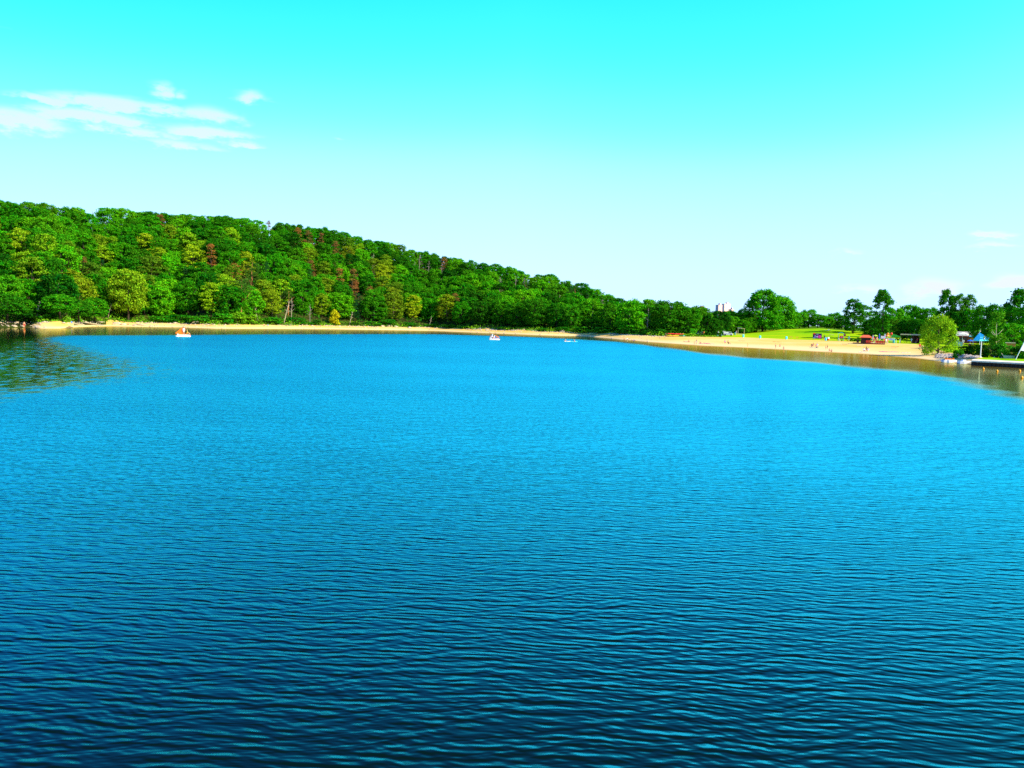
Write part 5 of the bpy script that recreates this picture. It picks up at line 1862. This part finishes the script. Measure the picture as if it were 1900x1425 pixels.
parasol(1623.5, 636, 621, 8, M_lime, 'lime green parasol above the red terrace')
parasol(1646, 636, 621, 11, M_yellow, 'yellow parasol with red segments right of the white board', m2=M_redp)
parasol(1631, 636, 619, 2.2, M_blue, 'closed dark blue parasol in the middle of the terrace', True)
parasol(1641, 636, 619, 2.0, mat('pale_violet_cloth', (.5, .5, .8), .7), 'closed pale violet parasol beside the white board', True)
parasol(1619, 636, 621.5, 1.8, mat('grey_violet_cloth', (.45, .42, .6), .7), 'closed grey violet parasol left of the lime one', True)
parasol(1785, 640, 616, 20, M_offwhite, 'large cream parasol in front of the café')
parasol(1799.5, 643, 630, 10, M_blue, 'blue parasol over the red tub')
q = hit(1637, 637)
S_ = q.y / FOC
o = thing('notice_board', 'white notice board behind the terrace railing', 'board', q, face(q))
MB().box((0, 1, 1.9), (6 * S_, .08, 5 * S_)).build('panel', M_white, o)
for x in (-2.6 * S_, 2.6 * S_):
    MB().box((x, 1.06, 1.1), (.08, .08, 2.2)).build('post', M_white, o)
q = hit(1653, 637)
S_ = q.y / FOC
o = thing('banner_fence', 'white and teal banner on a low fence right of the terrace', 'banner', q, face(q))
MB().box((0, 1.5, 1.25), (13 * S_, .06, 3.6 * S_)).build('banner', mat('pale_teal_banner', (.6, .75, .68), .6), o)
MB().box((0, 1.46, 1.35), (4 * S_, .05, 1.6 * S_)).build('print', mat('violet_banner_print', (.35, .25, .55), .6), o)
for x in (-6.5 * S_, 0, 6.5 * S_):
    MB().box((x, 1.56, .8), (.07, .07, 1.6)).build('post', M_steel, o)
TER = [(1611, 636, WHITE, 'guest in white at the left end of the terrace railing'), (1617, 636, ORC, 'guest in orange beside the kiosk wall on the terrace'), (1623, 636, REDC, 'guest in red under the lime green parasol'), (1626, 636.2, BLACKC, 'guest in black right of the guest in red'),
       (1629, 636.2, PINKC, 'guest in pink under the closed blue parasol'), (1643, 637.5, REDC, 'guest in red right of the white notice board'), (1649, 637.5, ORC, 'guest in orange in front of the teal banner'), (1646, 637.8, WHITE, 'guest in white left of the guest in orange')]
for px, py, c, lab in TER:
    q = hit(px, py)
    person('stand', 'shirt', q + Vector((0, .8, .33 if px < 1640 else 0)), face(q) + (px % 5) * .3, c, lab, 1.0, group='guests on the red terrace')
# lanterns / balloons above the banner
for px, py, m, lab in ((1649, 620.5, M_orange, 'orange balloon above the yellow parasol'), (1655.5, 620, M_redp, 'dark red balloon right of the orange balloon')):
    q = hit(px, 636)
    h = px_h(py, q, px)
    o = thing('balloon', lab, 'balloon', q + Vector((0, 1, 0)), 0, 'balloons above the terrace')
    MB().lathe([(.03, h - .5), (.3, h - .2), (.42, h + .1), (.3, h + .42), (.03, h + .52)], n=14).build('ball', m, o, True)
    MB().tube([(0, 0, 0), (0, 0, h - .5)], .02, 6).build('line', M_white, o)
q = at(1658, 272)
S_ = q.y / FOC
o = thing('marquee', 'long green marquee roof behind the yellow parasol', 'marquee', q, face(q))
W2, H2 = 25 * S_, px_h(625, q, 1658)
MB().prism([(-W2 / 2, H2), (W2 / 2, H2 - .2), (W2 / 2, H2 + .1), (-W2 / 2 + .4, px_h(616.5, q, 1650))], 0, 2.6).build('roof', M_green_tarp, o)
for x in (-W2 / 2 + .2, 0, W2 / 2 - .2):
    MB().tube([(x, .1, 0), (x, .1, H2)], .05, 6).build('post', M_white, o)
for px in (1662.5, 1669.5):
    q = hit(px, 637)
    o = thing('post', 'thin white post ' + ('left of the two beside the beach shelter' if px < 1665 else 'right of the two beside the beach shelter'), 'post', q, 0, 'white posts beside the shelter')
    MB().lathe([(.07, 0), (.06, 1.25), (.02, 1.3)], n=8).build('shaft', M_white, o)
    MB().lathe([(.14, 0), (.14, .06), (.07, .08)], n=8).build('foot', M_concrete, o)
# shelter
q = at(1688, 262)
S_ = q.y / FOC
o = thing('beach_shelter', 'open dark shelter with a flat pale-edged roof', 'shelter', q, face(q))
W2, H2 = 33 * S_, px_h(622, q, 1688)
MB().box((0, 1.8, H2 + .2), (W2, 4.4, .34)).build('roof', M_greyroof, o)
MB().box((-W2 * .24, -.42, H2 + .2), (W2 * .5, .06, .3)).build('fascia', M_palewood, o)
MB().box((W2 * .28, 3.9, H2 / 2), (W2 * .4, .15, H2)).build('back_wall', M_darkwood, o)
MB().box((W2 * .47, 2, H2 / 2), (.15, 3.8, H2)).build('side_wall', M_darkwood, o)
for x in (-W2 * .46, -W2 * .15, W2 * .16):
    MB().box((x, -.2, H2 / 2), (.15, .15, H2)).build('post', M_darkwood, o)
for k in range(3):
    MB().box((-W2 * .25 + k * W2 * .22, 1.2, .5), (1.2, .5, .08)).box((-W2 * .25 + k * W2 * .22, 1.2, .25), (.1, .4, .5)).build('bench', M_darkwood, o)
# café
q = at(1797, 262)
S_ = q.y / FOC
o = thing('cafe_building', 'long low café with a grey roof and dark red wooden walls', 'building', q, face(q))
W2, H2, HR = 42 * S_, px_h(623.5, q, 1797), px_h(615.5, q, 1797)
MB().box((0, 2.5, H2 / 2), (W2 * .94, 5, H2)).build('wall', M_redwood, o)
MB().prism([(-W2 / 2, 0), (W2 / 2, 0), (W2 / 2 - .2, .1), (-W2 / 2 + .2, .1)], 0, .1).build('sill', M_darkwood, o)
rv = [(-W2 / 2, -.5, H2), (W2 / 2, -.5, H2), (W2 / 2, 5.5, H2), (-W2 / 2, 5.5, H2), (-W2 / 2, 2.5, HR), (W2 / 2, 2.5, HR)]
MB().add(rv, [(0, 1, 5, 4), (2, 3, 4, 5), (0, 4, 3), (1, 2, 5), (0, 3, 2, 1)]).build('roof', M_greyroof, o)
MB().box((W2 * .13, -.03, H2 * .5), (W2 * .3, .05, H2 * .55)).build('wood_front', M_orangewood, o)
MB().box((W2 * .2, -.75, H2 - .02), (W2 * .38, 1.4, .1), Matrix.Rotation(.12, 3, 'X')).build('awning', M_cyan, o)
for k in range(3):
    MB().box((-W2 * .38 + k * W2 * .13, -.02, H2 * .55), (.9, .05, .9)).build('window', M_glass, o)
MB().box((-W2 * .02, -.03, 1.0), (.9, .05, 2.0)).build('door', M_redwood, o)
q = hit(1776.5, 642)
S_ = q.y / FOC
o = thing('bar_counter', 'teal bar counter in front of the café', 'counter', q, face(q))
MB().box((0, 0, .5), (16 * S_, .8, 1.0)).build('front', M_teal, o)
MB().box((0, 0, 1.05), (17 * S_, 1.0, .09)).build('counter_top', M_white, o)
MB().box((3 * S_, -.42, .5), (7 * S_, .04, .75)).build('panel', mat('grey_lilac_panel', (.4, .42, .6), .6), o)
q = at(1827, 205)
S_ = q.y / FOC
o = thing('tent', 'bright blue peaked tent right of the café', 'tent', q, face(q) + .6)
W2, HE, HP = 21 * S_, px_h(631, q, 1827), px_h(617, q, 1822)
for x in (-W2 / 2, W2 / 2):
    for y in (0, 2.6):
        MB().tube([(x, y, 0), (x, y, HE)], .05, 6).build('post', M_white, o)
MB().add([(-W2 / 2, 0, HE), (W2 / 2, 0, HE + .2), (W2 / 2, 2.6, HE + .2), (-W2 / 2, 2.6, HE), (-W2 * .25, 1.3, HP), (-W2 / 2, 0, HE - .3), (W2 / 2, 0, HE - .1), (W2 / 2, 2.6, HE - .1), (-W2 / 2, 2.6, HE - .3)],
         [(0, 1, 4), (1, 2, 4), (2, 3, 4), (3, 0, 4), (5, 6, 1, 0), (6, 7, 2, 1), (7, 8, 3, 2), (8, 5, 0, 3), (5, 8, 7, 6)]).build('canopy', M_cyan, o)
MB().box((-W2 * .1, -.03, (HE + HP) / 2 - .3), (.25, .05, 1.0)).build('white_band', M_white, o)
q = at(1865, 190)
S_ = q.y / FOC
o = thing('tent', 'second blue tent half hidden by the oaks at the right', 'tent', q, face(q))
W2, HE, HP = 15 * S_, px_h(634, q, 1865), px_h(627, q, 1865)
for x in (-W2 / 2, W2 / 2):
    for y in (0, 2.2):
        MB().tube([(x, y, 0), (x, y, HE)], .05, 6).build('post', M_white, o)
MB().add([(-W2 / 2, 0, HE), (W2 / 2, 0, HE), (W2 / 2, 2.2, HE), (-W2 / 2, 2.2, HE), (0, 1.1, HP), (-W2 / 2, 0, HE - .3), (W2 / 2, 0, HE - .3), (W2 / 2, 2.2, HE - .3), (-W2 / 2, 2.2, HE - .3)],
         [(0, 1, 4), (1, 2, 4), (2, 3, 4), (3, 0, 4), (5, 6, 1, 0), (6, 7, 2, 1), (7, 8, 3, 2), (8, 5, 0, 3), (5, 8, 7, 6)]).build('canopy', M_cyan, o)
q = at(1874, 160)
S_ = q.y / FOC
o = thing('wooden_hut', 'orange-brown wooden hut half hidden by the hedge at the right', 'hut', q, face(q))
W2, HE = 15 * S_, px_h(637, q, 1874)
MB().box((0, 1, HE / 2), (W2, 2, HE)).build('wall', M_orangewood, o)
for k in range(5):
    MB().box((0, -.02, HE * (.2 + .18 * k)), (W2, .04, .2)).build('plank', M_orangewood, o)
MB().box((-.1, 1, HE + .08), (W2 * 1.1, 2.4, .14)).build('roof', M_palewood, o)
q = at(1840, 165)
S_ = q.y / FOC
o = thing('wooden_fence', 'brown timber fence with pale patches behind the hedge', 'fence', q, face(q))
for k in range(12):
    MB().box((-2.0 + .36 * k, 0, .9 + .05 * (k % 3)), (.32, .06, 1.9)).build('board', M_orangewood if k % 4 == 1 else M_darkwood, o)
MB().box((0, .06, 1.4), (4.4, .06, .12)).build('rail', M_darkwood, o)
q = at(1817, 259)
o = thing('flagpole', 'thin flagpole with a white top above the café roof', 'flagpole', q, 0)
h = px_h(606, q, 1817)
MB().lathe([(.06, 0), (.045, h), (.02, h + .05)], n=8).build('shaft', M_steel, o)
MB().lathe([(.02, h - .2), (.17, h - .05), (.17, h + .12), (.02, h + .25)], n=10).build('finial', M_white, o)
MB().lathe([(.02, h - 1.7), (.17, h - 1.6), (.17, h - 1.4), (.02, h - 1.3)], n=10).build('lamp', M_white, o)

# apartment blocks far behind the wood
for (px, w_px, top, Y, m, lab) in ((1335, 9, 567, 950, M_apart2, 'left apartment block with a pale red front far behind the wood'), (1348, 14, 565, 980, M_apart, 'peach apartment block right of the pale red one'), (1358, 6, 575, 940, M_apart2, 'low reddish tower at the right foot of the apartment blocks'), (1301, 22, 571.5, 1000, M_apart, 'long flat apartment block just above the tree tops')):
    q = at(px, Y)
    S_ = Y / FOC
    h = px_h(top, q, px)
    o = thing('apartment_building', lab, 'building', q, face(q) + .7, 'apartment blocks on the skyline')
    W2 = w_px * S_
    MB().box((0, 2.5, h / 2), (W2, 5, h)).build('wall', m, o)
    MB().box((0, 2.5, h + .4), (W2 * 1.02, 5.3, .8)).build('roof', m, o)
    MB().box((W2 * .15, 2.5, h + 1.6), (W2 * .25, 3, 2.2)).build('lift_house', m, o)
    wn_ = MB()
    nx_ = max(3, int(W2 / 1.7))
    for i in range(nx_):
        for j in range(int(h / 3)):
            wn_.box((-W2 / 2 + W2 * (i + .5) / nx_, -.03, 1.8 + 3 * j), (W2 / nx_ * .45, .08, 1.3))
    wo_ = wn_.build('window', mat('pale_window', (.66, .48, .42), .4), o)
    wo_['kind'] = 'stuff'
